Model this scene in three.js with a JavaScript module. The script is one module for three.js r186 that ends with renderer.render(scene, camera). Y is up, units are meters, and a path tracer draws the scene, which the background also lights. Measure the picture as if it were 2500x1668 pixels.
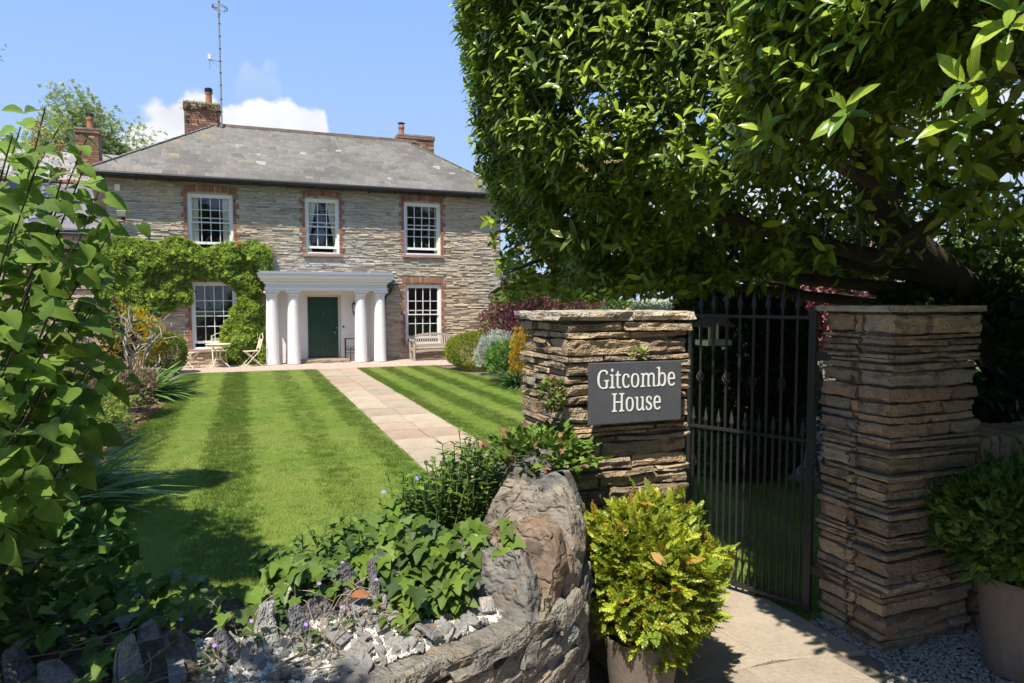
import * as THREE from 'three';
import { mergeGeometries, mergeVertices, toCreasedNormals } from 'three/addons/utils/BufferGeometryUtils.js';
import { FontLoader } from 'three/addons/loaders/FontLoader.js';
import { TextGeometry } from 'three/addons/geometries/TextGeometry.js';

// ---------------------------------------------------------------- camera, sky, sun, exposure
const scene = new THREE.Scene();
const YAW = 21.07 * Math.PI / 180, PITCH = 3.33 * Math.PI / 180, EYE = 1.95;
const camera = new THREE.PerspectiveCamera(52.26, 2500 / 1668, 0.05, 6000);
camera.position.set(0, EYE, 0);
camera.lookAt(Math.sin(YAW) * Math.cos(PITCH) * 10, EYE - Math.sin(PITCH) * 10, -Math.cos(YAW) * Math.cos(PITCH) * 10);
camera.updateMatrixWorld(true);
const SUN = new THREE.Vector3(-1, 2.5, 1).normalize();
const EXPOSURE = 1.5;

const renderer = new THREE.WebGLRenderer({ antialias: true });
renderer.setSize(1024, 683);
renderer.toneMapping = THREE.LinearToneMapping;
renderer.toneMappingExposure = EXPOSURE;
renderer.shadowMap.enabled = true;

const sun = new THREE.DirectionalLight(new THREE.Color().setRGB(1, 0.94, 0.82), 5);
sun.name = 'sun';
sun.position.copy(SUN).multiplyScalar(60).add(new THREE.Vector3(2, 0, -12));
sun.target.position.set(2, 0, -12);
sun.castShadow = true;
sun.shadow.radius = 1;
sun.shadow.mapSize.set(4096, 4096);
Object.assign(sun.shadow.camera, { left: -35, right: 35, top: 35, bottom: -35, near: 1, far: 160 });
scene.add(sun, sun.target);

// ---------------------------------------------------------------- random numbers and noise
let RS = 12345;
const seed = (n) => { RS = n >>> 0; };
const rnd = () => { RS |= 0; RS = RS + 0x6D2B79F5 | 0; let t = Math.imul(RS ^ RS >>> 15, 1 | RS); t = t + Math.imul(t ^ t >>> 7, 61 | t) ^ t; return ((t ^ t >>> 14) >>> 0) / 4294967296; };
const rr = (a, b) => a + (b - a) * rnd();
const gau = () => (rnd() + rnd() + rnd() - 1.5) * 1.15;
const clamp = (x, a = 0, b = 1) => Math.min(b, Math.max(a, x));
const lerp = (a, b, t) => a + (b - a) * t;
const sstep = (a, b, x) => { const t = clamp((x - a) / (b - a)); return t * t * (3 - 2 * t); };
const hash = (x, y, z) => { let h = Math.imul(x, 374761393) ^ Math.imul(y, 668265263) ^ Math.imul(z, 2147483647 ^ 0x5bd1e995); h = Math.imul(h ^ h >>> 13, 1274126177); return ((h ^ h >>> 16) >>> 0) / 4294967296; };
const fade = (t) => t * t * (3 - 2 * t);
function vn(x, y, z = 0) {                    // value noise, -1 .. 1
  const X = Math.floor(x), Y = Math.floor(y), Z = Math.floor(z), u = fade(x - X), v = fade(y - Y), w = fade(z - Z);
  const L = lerp;
  return 2 * L(L(L(hash(X, Y, Z), hash(X + 1, Y, Z), u), L(hash(X, Y + 1, Z), hash(X + 1, Y + 1, Z), u), v),
    L(L(hash(X, Y, Z + 1), hash(X + 1, Y, Z + 1), u), L(hash(X, Y + 1, Z + 1), hash(X + 1, Y + 1, Z + 1), u), v), w) - 1;
}
const fbm = (x, y, z = 0, o = 4) => { let s = 0, a = 0.5; for (let i = 0; i < o; i++) { s += a * vn(x, y, z + i * 7.3); x *= 2.03; y *= 2.03; z *= 2.03; a *= 0.5; } return s; };
const mod = (a, n) => ((a % n) + n) % n;
function pv(x, y, px, py, s) {                // periodic value noise 0..1
  const X = Math.floor(x), Y = Math.floor(y), u = fade(x - X), v = fade(y - Y);
  const h = (i, j) => hash(mod(i, px), mod(j, py), s);
  return lerp(lerp(h(X, Y), h(X + 1, Y), u), lerp(h(X, Y + 1), h(X + 1, Y + 1), u), v);
}
const pf = (u, v, fx, fy, o, s) => { let t = 0, a = 0.5, n = 0; for (let i = 0; i < o; i++) { t += a * pv(u * fx, v * fy, fx, fy, s + i * 17); n += a; fx *= 2; fy *= 2; a *= 0.55; } return t / n; };

// ---------------------------------------------------------------- sky: clear blue with low summer cumulus
function makeSky() {
  const W = 4096, H = 2048, d = new Float32Array(W * H * 4);
  const zen = [0.105, 0.215, 0.5], mid = [0.18, 0.335, 0.66], hor = [0.4, 0.52, 0.7];
  for (let j = 0; j < H; j++) {
    const el = ((j + 0.5) / H - 0.5) * 180, e = Math.max(el, 0);
    const t = Math.pow(clamp(e / 28), 0.75), t2 = sstep(20, 75, e);
    const b = [0, 1, 2].map((k) => lerp(lerp(hor[k], mid[k], t), zen[k], t2));
    for (let i = 0; i < W; i++) {
      const o = (j * W + i) * 4;
      let r = b[0], g = b[1], bl = b[2];
      if (el > -1 && el < 26) {
        const th = ((i + 0.5) / W - 0.5) * 2 * Math.PI;             // direction (cos, sin) in x, z
        const az = Math.atan2(Math.cos(th), -Math.sin(th)) * 180 / Math.PI;
        let c = 0, s = 0;
        const put = (a, w, y0, y1, k, se) => {
          let da = az - a; if (da > 180) da -= 360; if (da < -180) da += 360;
          if (Math.abs(da) > w * 1.6) return;
          const n = fbm(da * 0.36 + se, el * 0.5 + se, se, 6) * 0.4, n2 = fbm(da * 1.3 + se, el * 1.5, se + 9, 4);
          const top = y0 + (y1 - y0) * Math.sqrt(Math.max(0, 1 - Math.pow(Math.abs(da) / w, 2.6))) + n * 3.2 + n2 * 1.0;
          const v = sstep(-0.25, 0.75, top - el) * sstep(y0 - 3.5 + n * 3, y0 - 0.3 + n * 3, el) * sstep(1.25, 0.8, Math.abs(da) / w + n * 0.5) * k;
          if (v > c) { c = v; s = clamp(0.5 + (el - y0) / (y1 - y0) * 0.35 + n * 0.5 + n2 * 0.5); }
        };
        {                                            // the cumulus behind the house roof
          const K = [[-10.5, 9.5], [-8.4, 11.9], [-5.5, 14], [-3.3, 14.9], [-1, 14.6], [1.3, 15.1], [3.1, 15.1], [5.1, 14.4], [6.2, 14.2], [7, 11]];
          if (az > -10.5 && az < 7) {
            let k = 0; while (az > K[k + 1][0]) k++; const q = fade((az - K[k][0]) / (K[k + 1][0] - K[k][0])), n = fbm(az * 0.9, el * 1.1, 4, 6), n2 = fbm(az * 0.35 + 9, el * 0.6, 7, 5), top = lerp(K[k][1], K[k + 1][1], q) + n * 1.3;
            c = sstep(-0.12, lerp(1.5, 0.45, sstep(-9, -2, az)), top - el) * sstep(-10.5, -7.5, az + n) * sstep(7, 6.6, az + n * 0.8); s = clamp(0.62 + (el - 13) * 0.09 + n2 * 0.9);
          }
        }
        put(1.4, 1.5, 16.9, 17.8, 0.2, 31.1); put(38, 15, 4.5, 9, 0.85, 8.8); put(50, 9, 10, 15, 0.7, 23.3);
        put(-52, 16, 5, 12, 0.8, 41.5); put(96, 20, 6, 13, 0.85, 55.2); put(150, 18, 5, 11, 0.85, 61.9); put(-110, 20, 6, 14, 0.85, 77.7); put(-160, 15, 6, 12, 0.8, 87.1);
        if (c > 0) { const q = [lerp(0.5, 0.68, s), lerp(0.53, 0.69, s), lerp(0.58, 0.7, s)]; r = lerp(r, q[0], c); g = lerp(g, q[1], c); bl = lerp(bl, q[2], c); }
      }
      d[o] = r; d[o + 1] = g; d[o + 2] = bl; d[o + 3] = 1;
    }
  }
  const t = new THREE.DataTexture(d, W, H, THREE.RGBAFormat, THREE.FloatType);
  t.mapping = THREE.EquirectangularReflectionMapping; t.magFilter = t.minFilter = THREE.LinearFilter; t.needsUpdate = true;
  t.name = 'sky';
  return t;
}
scene.background = makeSky();
scene.environment = scene.background;

// ---------------------------------------------------------------- textures
function tex(n, fn, srgb, rx = 1, ry = 1, m = n) {
  const d = new Uint8Array(n * m * 4);
  for (let j = 0; j < m; j++) for (let i = 0; i < n; i++) {
    const c = fn((i + 0.5) / n, (j + 0.5) / m), o = (j * n + i) * 4;
    for (let k = 0; k < 3; k++) { let v = clamp(Array.isArray(c) ? c[k] : c); if (srgb) v = v < 0.0031308 ? v * 12.92 : 1.055 * Math.pow(v, 1 / 2.4) - 0.055; d[o + k] = v * 255; }
    d[o + 3] = 255;
  }
  const t = new THREE.DataTexture(d, n, m, THREE.RGBAFormat);
  t.wrapS = t.wrapT = THREE.RepeatWrapping; t.magFilter = t.minFilter = THREE.LinearFilter;
  if (srgb) t.colorSpace = THREE.SRGBColorSpace;
  t.repeat.set(rx, ry); t.needsUpdate = true;
  return t;
}
const re = (t, x, y = x) => { const c = t.clone(); c.repeat.set(x, y); c.needsUpdate = true; return c; };
// split slate: fine beds along u, broken faces
const strata = (u, v) => { const w = v + 0.03 * pf(u, v, 3, 3, 3, 5); const cr = Math.min(1, Math.abs(pf(u, v, 12, 7, 4, 41) - 0.5) * 14); return (0.34 * pf(u, w, 7, 46, 4, 11) + 0.4 * pf(u, v, 14, 24, 4, 23) + 0.26 * pf(u, v, 70, 80, 2, 31)) * (0.72 + 0.28 * cr); };
const T_rockB = tex(512, (u, v) => strata(u, v), false, 1.6, 1.6);
const T_rockC = tex(512, (u, v) => {
  const a = strata(u, v), p = pf(u, v, 5, 6, 4, 71), q = pf(u, v, 7, 7, 4, 91), l = sstep(0.62, 0.68, pf(u, v, 14, 14, 4, 131)) * sstep(0.5, 0.6, pf(u, v, 4, 4, 2, 171));
  const st = sstep(0.56, 0.7, pf(u, v, 8, 10, 4, 191)), m = (0.5 + 0.75 * a + 0.45 * (p - 0.5)) * (1 - 0.42 * st);
  const rust = sstep(0.52, 0.72, q) * 0.5;
  const c = [m * (1 + 0.22 * rust), m * (1 - 0.02 * rust), m * (1 - 0.28 * rust)];
  return c.map((x, k) => lerp(x, [0.98, 0.96, 0.9][k], l * 0.55));
}, true, 1.6, 1.6);
const T_cope = tex(512, (u, v) => { const a = pf(u, v, 4, 4, 5, 1201), b = pf(u, v, 30, 30, 3, 1211), l = sstep(0.6, 0.66, pf(u, v, 6, 6, 5, 1221)), r = sstep(0.55, 0.7, pf(u, v, 5, 5, 4, 1231)), dk = sstep(0.62, 0.7, pf(u, v, 9, 9, 4, 1241)); const m = (0.5 + 0.6 * a + 0.25 * (b - 0.5)) * (1 - 0.45 * dk); return [lerp(m * (1 + 0.15 * r), 1.15, l * 0.45), lerp(m * (1 - 0.04 * r), 1.1, l * 0.45), lerp(m * (1 - 0.22 * r), 1.02, l * 0.45)]; }, true);
const T_copeB = tex(512, (u, v) => { const a = pf(u, v, 6, 6, 5, 1301), c = Math.abs(pf(u, v, 5, 7, 4, 1311) - 0.5) * 2; return 0.55 * a + 0.25 * pf(u, v, 40, 40, 3, 1321) + 0.2 * sstep(0, 0.12, c); }, false);
const T_grain = tex(512, (u, v) => 0.5 * pf(u, v, 40, 40, 3, 3) + 0.5 * pf(u, v, 150, 150, 2, 8), false);
const T_mott = tex(512, (u, v) => { const a = pf(u, v, 6, 6, 5, 201), b = pf(u, v, 60, 60, 3, 221); const m = 0.6 + 0.32 * a + 0.25 * b; return [m, m * 0.985, m * 0.96]; }, true);
const T_soil = tex(512, (u, v) => { const a = pf(u, v, 8, 8, 4, 301), b = pf(u, v, 70, 70, 3, 311), c = sstep(0.6, 0.7, pf(u, v, 50, 22, 3, 341)); const m = 0.35 + 0.7 * a * b * 1.6; return [m * (0.62 + 0.35 * c), m * (0.46 + 0.12 * c), m * 0.36].map((x) => x * 0.42); }, true);
const T_grass = tex(512, (u, v) => { const a = pf(u, v, 6, 6, 4, 401), b = pf(u, v, 90, 60, 3, 411); const m = 0.5 + 0.5 * b + 0.25 * (a - 0.5); return [m * 0.8, m * 1.0, m * 0.5]; }, true);
const T_wood = tex(256, (u, v) => { const a = pf(u, v, 3, 40, 4, 501); const m = 0.7 + 0.35 * a; return [m, m * 0.97, m * 0.92]; }, true);
const T_gravC = tex(512, (u, v) => { const a = pf(u, v, 90, 90, 2, 601), b = pf(u, v, 8, 8, 3, 611), c = pf(u, v, 120, 120, 1, 621); const m = 0.55 + 0.75 * (a - 0.4) + 0.2 * b; return [m * (1 + 0.1 * c), m * 0.98, m * 0.95]; }, true);
// veined leaf: paler midrib and side veins, slight blotches (u across, v along)
const leafTex = (side, seedv, vein = 0.45) => tex(256, (u, v) => {
  const x = Math.abs(u - 0.5) * 2, mid = sstep(0.05, 0.015, x), s = Math.abs(mod((v - x * side) * 9, 1) - 0.5) * 2, sv = sstep(0.12, 0.03, s) * (1 - x * 0.6) * 0.45;
  const b = 0.78 + 0.3 * pf(u, v, 5, 5, 4, seedv), k = Math.max(mid, sv) * vein;
  return [b + k * 0.6, b + k * 0.35, b + k * 0.4];
}, true);
const T_leaf = leafTex(0.45, 701, 0.3), T_ivy = leafTex(0.75, 741, 0.4), T_lilac = leafTex(0.5, 761, 0.16);
const T_leafB = tex(256, (u, v) => { const x = Math.abs(u - 0.5) * 2, s = Math.abs(mod((v - x * 0.5) * 9, 1) - 0.5) * 2; return 0.5 + 0.3 * sstep(0.6, 0, s) - 0.45 * sstep(0.07, 0, x) + 0.2 * pf(u, v, 9, 9, 3, 781); }, false);

// ---------------------------------------------------------------- materials (linear base colours)
const C = (r, g, b) => new THREE.Color().setRGB(r, g, b);
function M(name, c, o = {}) {
  const m = new THREE.MeshPhysicalMaterial({ color: C(...c), roughness: 0.85, ...o });
  m.name = name; return m;
}
const white3 = [1, 1, 1];
const vc = { vertexColors: true };
const m_stone = M('split slate stone', white3, { ...vc, roughness: 0.88, map: T_rockC, bumpMap: T_rockB, bumpScale: 0.032 });
const m_farstone = M('slate rubble', white3, { ...vc, roughness: 0.92, map: re(T_mott, 1.4), bumpMap: T_rockB, bumpScale: 0.008 });
const m_mortar = M('lime mortar', [0.34, 0.29, 0.22], { map: re(T_mott, 1.5), bumpMap: re(T_grain, 2), bumpScale: 0.012, roughness: 0.95 });
const m_brick = M('red brick', white3, { ...vc, map: re(T_mott, 3), bumpMap: re(T_grain, 3), bumpScale: 0.004, roughness: 0.9 });
const m_slate = M('roof slate', white3, { ...vc, map: re(T_mott, 1.3), bumpMap: re(T_grain, 2), bumpScale: 0.004, roughness: 0.75 });
const m_white = M('white paint', [0.8, 0.79, 0.76], { roughness: 0.45, bumpMap: re(T_grain, 0.5), bumpScale: 0.0015 });
const m_render = M('painted render', [0.82, 0.8, 0.76], { roughness: 0.8, bumpMap: re(T_grain, 1.2), bumpScale: 0.006 });
const m_black = M('black iron', [0.012, 0.012, 0.013], { roughness: 0.45, metalness: 0 });
const m_iron = M('wrought iron', [0.018, 0.018, 0.019], { roughness: 0.5, bumpMap: re(T_grain, 4), bumpScale: 0.001 });
const m_lead = M('lead sheet', [0.28, 0.3, 0.34], { roughness: 0.6, bumpMap: re(T_grain, 0.6), bumpScale: 0.003 });
const m_green = M('dark green gloss paint', [0.006, 0.058, 0.034], { roughness: 0.32, clearcoat: 0.3, clearcoatRoughness: 0.2 });
const m_glass = M('window glass', [1, 1, 1], { roughness: 0.0, transmission: 1, thickness: 0, ior: 1.5 });
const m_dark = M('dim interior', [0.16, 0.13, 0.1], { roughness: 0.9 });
const m_curtain = M('cream curtain', [0.82, 0.76, 0.6], { roughness: 0.95, side: THREE.DoubleSide });
const m_brass = M('brass', [0.7, 0.45, 0.16], { roughness: 0.3, metalness: 1 });
const m_terra = M('terracotta', [0.42, 0.17, 0.09], { roughness: 0.85, map: re(T_mott, 2) });
const m_wood = M('weathered teak', [0.45, 0.4, 0.33], { map: re(T_wood, 1, 3), roughness: 0.85, bumpMap: re(T_grain, 2), bumpScale: 0.002 });
const m_cream = M('cream painted metal', [0.72, 0.64, 0.46], { roughness: 0.5 });
const m_galv = M('galvanised steel', [0.3, 0.31, 0.33], { roughness: 0.5, metalness: 0.4 });
const m_bark = M('bark', [0.07, 0.055, 0.038], { map: re(T_mott, 1), bumpMap: re(T_rockB, 2, 2), bumpScale: 0.03, roughness: 0.95 });
const m_barkpale = M('pale bark', [0.42, 0.36, 0.28], { map: re(T_mott, 1), roughness: 0.9 });
const m_twig = M('twig', [0.2, 0.15, 0.08], { roughness: 0.85 });
const m_green_stem = M('green stem', [0.12, 0.17, 0.04], { roughness: 0.7 });
const m_pave = M('sandstone paving', white3, { ...vc, map: re(T_mott, 0.9), bumpMap: re(T_grain, 0.9), bumpScale: 0.008, roughness: 0.85 });
const m_soil = M('bark mulch soil', [1, 1, 1], { map: re(T_soil, 0.9), bumpMap: re(T_grain, 0.8), bumpScale: 0.03, roughness: 1 });
const m_cope = M('coping slate', white3, { ...vc, roughness: 0.85, map: re(T_cope, 1.3), bumpMap: re(T_copeB, 1.3), bumpScale: 0.03 });
const m_pot = M('weathered clay pot', [0.2, 0.16, 0.13], { map: re(T_mott, 1.4), bumpMap: re(T_grain, 1), bumpScale: 0.003, roughness: 0.85 });
function leafM(name, c, o = {}) {
  return M(name, c, { side: THREE.DoubleSide, roughness: 0.9, transmission: 0.35, thickness: 0, specularIntensity: 0.3, ...o });
}

// ---------------------------------------------------------------- naming, tagging, geometry helpers
const used = {};
const numbered = (n) => { const k = used[n] = (used[n] ?? -1) + 1; return k ? `${n}_${String(k).padStart(3, '0')}` : n; };
function tag(o, label, category, group) { o.userData.label = label; o.userData.category = category; if (group) o.userData.group = group; return o; }
function shadowed(o) { o.castShadow = o.receiveShadow = true; return o; }
function thing(name, label, category, p = [0, 0, 0], turn = 0, group) {
  const g = new THREE.Group(); g.name = numbered(name); g.position.set(...p); g.rotation.y = turn; scene.add(g);
  return tag(g, label, category, group);
}
function fix(g) {                              // same attributes everywhere, so that anything merges
  if (g.index) g = g.toNonIndexed();
  const n = g.attributes.position.count;
  if (!g.attributes.normal) g.computeVertexNormals();
  if (!g.attributes.uv) g.setAttribute('uv', new THREE.BufferAttribute(new Float32Array(n * 2), 2));
  if (!g.attributes.color) g.setAttribute('color', new THREE.BufferAttribute(new Float32Array(n * 3).fill(1), 3));
  for (const k of Object.keys(g.attributes)) if (!['position', 'normal', 'uv', 'color'].includes(k)) g.deleteAttribute(k);
  g.morphAttributes = {};
  return g;
}
const merge = (l) => mergeGeometries(l.map(fix));
function obj(name, geos, mat, parent = scene) {
  const m = shadowed(new THREE.Mesh(Array.isArray(geos) ? merge(geos) : geos, mat));
  m.name = parent === scene ? numbered(name) : name; parent.add(m); return m;
}
function struct(name, geos, mat) { const m = obj(name, geos, mat); m.userData.kind = 'structure'; return m; }
function part(name, parent) { const g = new THREE.Group(); g.name = name; parent.add(g); return g; }
function kids(o, name, n) { for (const c of o.children) if (c.name === name) n(c); }
function bx(w, h, d, x = 0, y = 0, z = 0, ry = 0, rx = 0, rz = 0) {      // box with uv in metres, centred at x, y, z
  const g = new THREE.BoxGeometry(w, h, d), u = g.attributes.uv, s = [[d, h], [d, h], [w, d], [w, d], [w, h], [w, h]];
  for (let i = 0; i < 24; i++) { const f = s[i >> 2]; u.setXY(i, u.getX(i) * f[0], u.getY(i) * f[1]); }
  if (rz) g.rotateZ(rz); if (rx) g.rotateX(rx); if (ry) g.rotateY(ry);
  g.translate(x, y, z); return g;
}
const bb = (x0, x1, y0, y1, z0, z1) => bx(x1 - x0, y1 - y0, z1 - z0, (x0 + x1) / 2, (y0 + y1) / 2, (z0 + z1) / 2);
function tint(g, r, gg, b) {
  if (Array.isArray(r)) [r, gg, b] = r;
  const n = g.attributes.position.count, a = new Float32Array(n * 3);
  for (let i = 0; i < n; i++) { a[i * 3] = r; a[i * 3 + 1] = gg; a[i * 3 + 2] = b; }
  g.setAttribute('color', new THREE.BufferAttribute(a, 3)); return g;
}
const V = (x, y, z) => new THREE.Vector3(x, y, z);
function tube(pts, r0, r1 = r0, seg = 12, rad = 6) {         // tapered tube through points
  const c = new THREE.CatmullRomCurve3(pts.map((p) => p.isVector3 ? p : V(...p)));
  const g = new THREE.TubeGeometry(c, seg, 1, rad, false), P = g.attributes.position, v = V(0, 0, 0);
  for (let i = 0; i <= seg; i++) {
    const q = c.getPointAt(i / seg), r = lerp(r0, r1, i / seg);
    for (let j = 0; j <= rad; j++) { const k = i * (rad + 1) + j; v.fromBufferAttribute(P, k).sub(q).multiplyScalar(r).add(q); P.setXYZ(k, v.x, v.y, v.z); }
  }
  const u = g.attributes.uv, L = c.getLength();
  for (let i = 0; i < u.count; i++) u.setXY(i, u.getX(i) * L, u.getY(i) * 6.28 * r0);
  return g;
}
function rod(a, b, r, rad = 6) { a = a.isVector3 ? a : V(...a); b = b.isVector3 ? b : V(...b); const d = b.clone().sub(a), g = new THREE.CylinderGeometry(r, r, d.length(), rad); g.applyQuaternion(new THREE.Quaternion().setFromUnitVectors(V(0, 1, 0), d.clone().normalize())); g.translate((a.x + b.x) / 2, (a.y + b.y) / 2, (a.z + b.z) / 2); return g; }
function bar(a, b, w, t) { a = V(...a); b = V(...b); const d = b.clone().sub(a), g = new THREE.BoxGeometry(w, d.length(), t); g.applyQuaternion(new THREE.Quaternion().setFromUnitVectors(V(0, 1, 0), d.clone().normalize())); g.translate((a.x + b.x) / 2, (a.y + b.y) / 2, (a.z + b.z) / 2); return g; }
function lathe(pts, seg = 24) { return new THREE.LatheGeometry(pts.map(([r, y]) => new THREE.Vector2(r, y)), seg); }
// a rough block of stone: box w x h x d centred at the origin, faces broken along its beds
function rock(w, h, d, o = {}) {
  const { nx = Math.max(2, Math.round(w / 0.04)), ny = Math.max(2, Math.round(h / 0.035)), nz = 2, amp = 0.012, round = 0.16, beds = 70, s = rnd() * 100, bow = 0 } = o;
  const g = new THREE.BoxGeometry(w, h, d, nx, ny, nz), P = g.attributes.position, N = g.attributes.normal, U = g.attributes.uv;
  const k = Math.min(w, h, d) * round, u0 = rnd(), v0 = rnd();
  for (let i = 0; i < P.count; i++) {
    let x = P.getX(i), y = P.getY(i), z = P.getZ(i);
    const ax = Math.abs(N.getX(i)), ay = Math.abs(N.getY(i));
    U.setXY(i, (ax > 0.5 ? z : x) + u0, (ay > 0.5 ? z : y) + v0);
    const ex = clamp((Math.abs(x) - (w / 2 - k)) / k), ey = clamp((Math.abs(y) - (h / 2 - k)) / k), ez = clamp((Math.abs(z) - (d / 2 - k)) / k);
    const r = (a, b) => 0.42 * k * Math.pow(Math.hypot(a, b) > 1 ? Math.hypot(a, b) - 0.6 : 0, 1) ;
    const rx = r(ex, Math.max(ey, ez)), ry = r(ey, Math.max(ex, ez)), rz = r(ez, Math.max(ex, ey));
    x -= Math.sign(x) * rx; y -= Math.sign(y) * ry; z -= Math.sign(z) * rz;
    const n1 = vn(x * 7 + s, y * beds + s, z * 7), n2 = vn(x * 18 + s, y * beds * 0.6, z * 18 + s), n3 = vn(x * 3 + s, y * 5, z * 3 + s * 2);
    const ny1 = vn(x * 9 + s * 3, Math.sign(y) * 3.3, z * 9 + s), ny2 = vn(x * 26 + s, Math.sign(y) * 7, z * 20);
    const led = Math.round(2.2 * vn(x * 4 + s, y * beds * 0.7 + s * 1.7, z * 4)) / 2.2;
    x += amp * (0.5 * n2 + 0.8 * led + 0.4 * n3) * (0.25 + 0.75 * ax);
    z += amp * (0.4 * n1 + 0.7 * n2 + 1.1 * led + 0.6 * n3);
    y += Math.min(amp, h * 0.13) * (0.6 * ny1 + 0.6 * ny2) * (Math.abs(y) / (h / 2)) + bow * (1 - Math.pow(2 * x / w, 2));
    P.setXYZ(i, x, y, z);
  }
  return toCreasedNormals(g, 0.55);
}
const V0 = V(0, 0, 0), UPV = V(0, 1, 0);
// instanced leaves: list of [position, axis, normal, size, colour]
const _m = new THREE.Matrix4(), _x = V(0, 0, 0), _y = V(0, 0, 0), _z = V(0, 0, 0), _c = C(1, 1, 1);
function leafMatrix([p, a, n, s], m = new THREE.Matrix4()) {
  _z.copy(a).normalize(); _x.crossVectors(n, _z); if (_x.lengthSq() < 1e-8) _x.set(1, 0, 0); _x.normalize(); _y.crossVectors(_z, _x);
  const w = Array.isArray(s) ? s : [s, s, s];
  return m.makeBasis(_x.clone().multiplyScalar(w[0]), _y.clone().multiplyScalar(w[1]), _z.clone().multiplyScalar(w[2])).setPosition(p);
}
function leaves(name, geo, mat, list, parent) {
  const m = shadowed(new THREE.InstancedMesh(geo, mat, list.length));
  list.forEach((l, i) => { m.setMatrixAt(i, leafMatrix(l, _m)); m.setColorAt(i, _c.setRGB(...l[4])); });
  m.name = parent === scene ? numbered(name) : name; m.userData.kind = 'stuff'; parent.add(m); return m;
}
function singles(name, geo, mats, list, parent) {            // each leaf a mesh of its own
  for (const l of list) { const m = shadowed(new THREE.Mesh(geo, mats[Math.floor(rnd() * mats.length)])); m.name = name; leafMatrix(l, _m); _m.decompose(m.position, m.quaternion, m.scale); parent.add(m); }
}
// leaf blade from its half outline [x, z, z on the midrib]; length 1 along z, face up
function leafGeo(pts, fold = 0.3, curl = 0.2, cols = 1, wav = 0) {
  const pos = [], uv = [], idx = [], nc = cols * 2 + 1;
  pts.forEach(([x, z, mz], i) => {
    for (let j = 0; j < nc; j++) {
      const s = (j - cols) / cols, a = Math.abs(s), zz = lerp(mz, z, a);
      pos.push(s * x, fold * a * x - curl * zz * zz + wav * a * Math.sin(i * 2.4 + (s > 0 ? 1 : 0)), zz); uv.push(0.5 + s * 0.5, zz);
    }
  });
  for (let i = 0; i < pts.length - 1; i++) for (let j = 0; j < nc - 1; j++) { const a = i * nc + j, b = a + nc; idx.push(a, b, a + 1, a + 1, b, b + 1); }
  const g = new THREE.BufferGeometry();
  g.setAttribute('position', new THREE.Float32BufferAttribute(pos, 3)); g.setAttribute('uv', new THREE.Float32BufferAttribute(uv, 2)); g.setIndex(idx); g.computeVertexNormals();
  return g;
}
const L_laurel = leafGeo([[0.004, 0, 0], [0.09, 0.14, 0.13], [0.155, 0.32, 0.31], [0.17, 0.52, 0.5], [0.13, 0.72, 0.71], [0.06, 0.88, 0.88], [0, 1, 1]], 0.35, 0.22, 1, 0.012);
const L_simple = leafGeo([[0.01, 0, 0], [0.2, 0.28, 0.25], [0.22, 0.55, 0.52], [0, 1, 1]], 0.3, 0.2);
const L_round = leafGeo([[0.02, 0, 0], [0.32, 0.25, 0.22], [0.36, 0.6, 0.58], [0, 1, 1]], 0.25, 0.2);
const L_lilac = leafGeo([[0.0, 0.02, 0.02], [0.2, -0.07, 0.05], [0.36, 0.03, 0.13], [0.42, 0.2, 0.25], [0.4, 0.38, 0.4], [0.31, 0.58, 0.58], [0.19, 0.77, 0.77], [0.07, 0.92, 0.92], [0, 1, 1]], 0.22, 0.28, 2, 0.012);
const L_ivy = leafGeo([[0.0, 0.0, 0], [0.14, -0.13, 0.03], [0.38, -0.12, 0.1], [0.3, 0.08, 0.16], [0.52, 0.36, 0.28], [0.3, 0.42, 0.4], [0.22, 0.52, 0.52], [0.12, 0.8, 0.78], [0, 1, 1]], 0.18, 0.12, 2, 0.02);
const L_strap = leafGeo([[0.02, 0, 0], [0.028, 0.25, 0.25], [0.03, 0.5, 0.5], [0.025, 0.75, 0.75], [0, 1, 1]], 0.4, 0.75);
// a spray of five small leaves in one geometry
function sprayGeo(base, n, spread, size) {
  const l = []; seed(77 + n);
  for (let i = 0; i < n; i++) {
    const a = i * 2.4, t = (i + 0.5) / n, d = V(Math.cos(a) * spread, 0.25 + 0.3 * t, Math.sin(a) * spread + 0.5).normalize();
    const g = base.clone(); g.applyMatrix4(leafMatrix([V(0, t * 0.12, t * 0.45), d, V(0, 1, -0.3), size * (1 - 0.3 * t)])); l.push(g);
  }
  return merge(l);
}
const at = (px, py, D) => {                    // a point seen at px, py of the 2500 x 1668 photograph, D metres deep
  const f = V(Math.sin(YAW) * Math.cos(PITCH), -Math.sin(PITCH), -Math.cos(YAW) * Math.cos(PITCH)), r = V(Math.cos(YAW), 0, Math.sin(YAW)), u = r.clone().cross(f);
  return V(0, EYE, 0).addScaledVector(f, D).addScaledVector(r, (px - 1250) / 1700 * D).addScaledVector(u, -(py - 834) / 1700 * D);
};
const px = (p) => { const v = p.clone().project(camera); return [(v.x + 1) * 1250, (1 - v.y) * 834, v.z]; };
function mergeVerticesSafe(g) { const u = g.attributes.uv; g.deleteAttribute('normal'); const f = mergeVertices(g, 1e-4); return f; }

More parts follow.
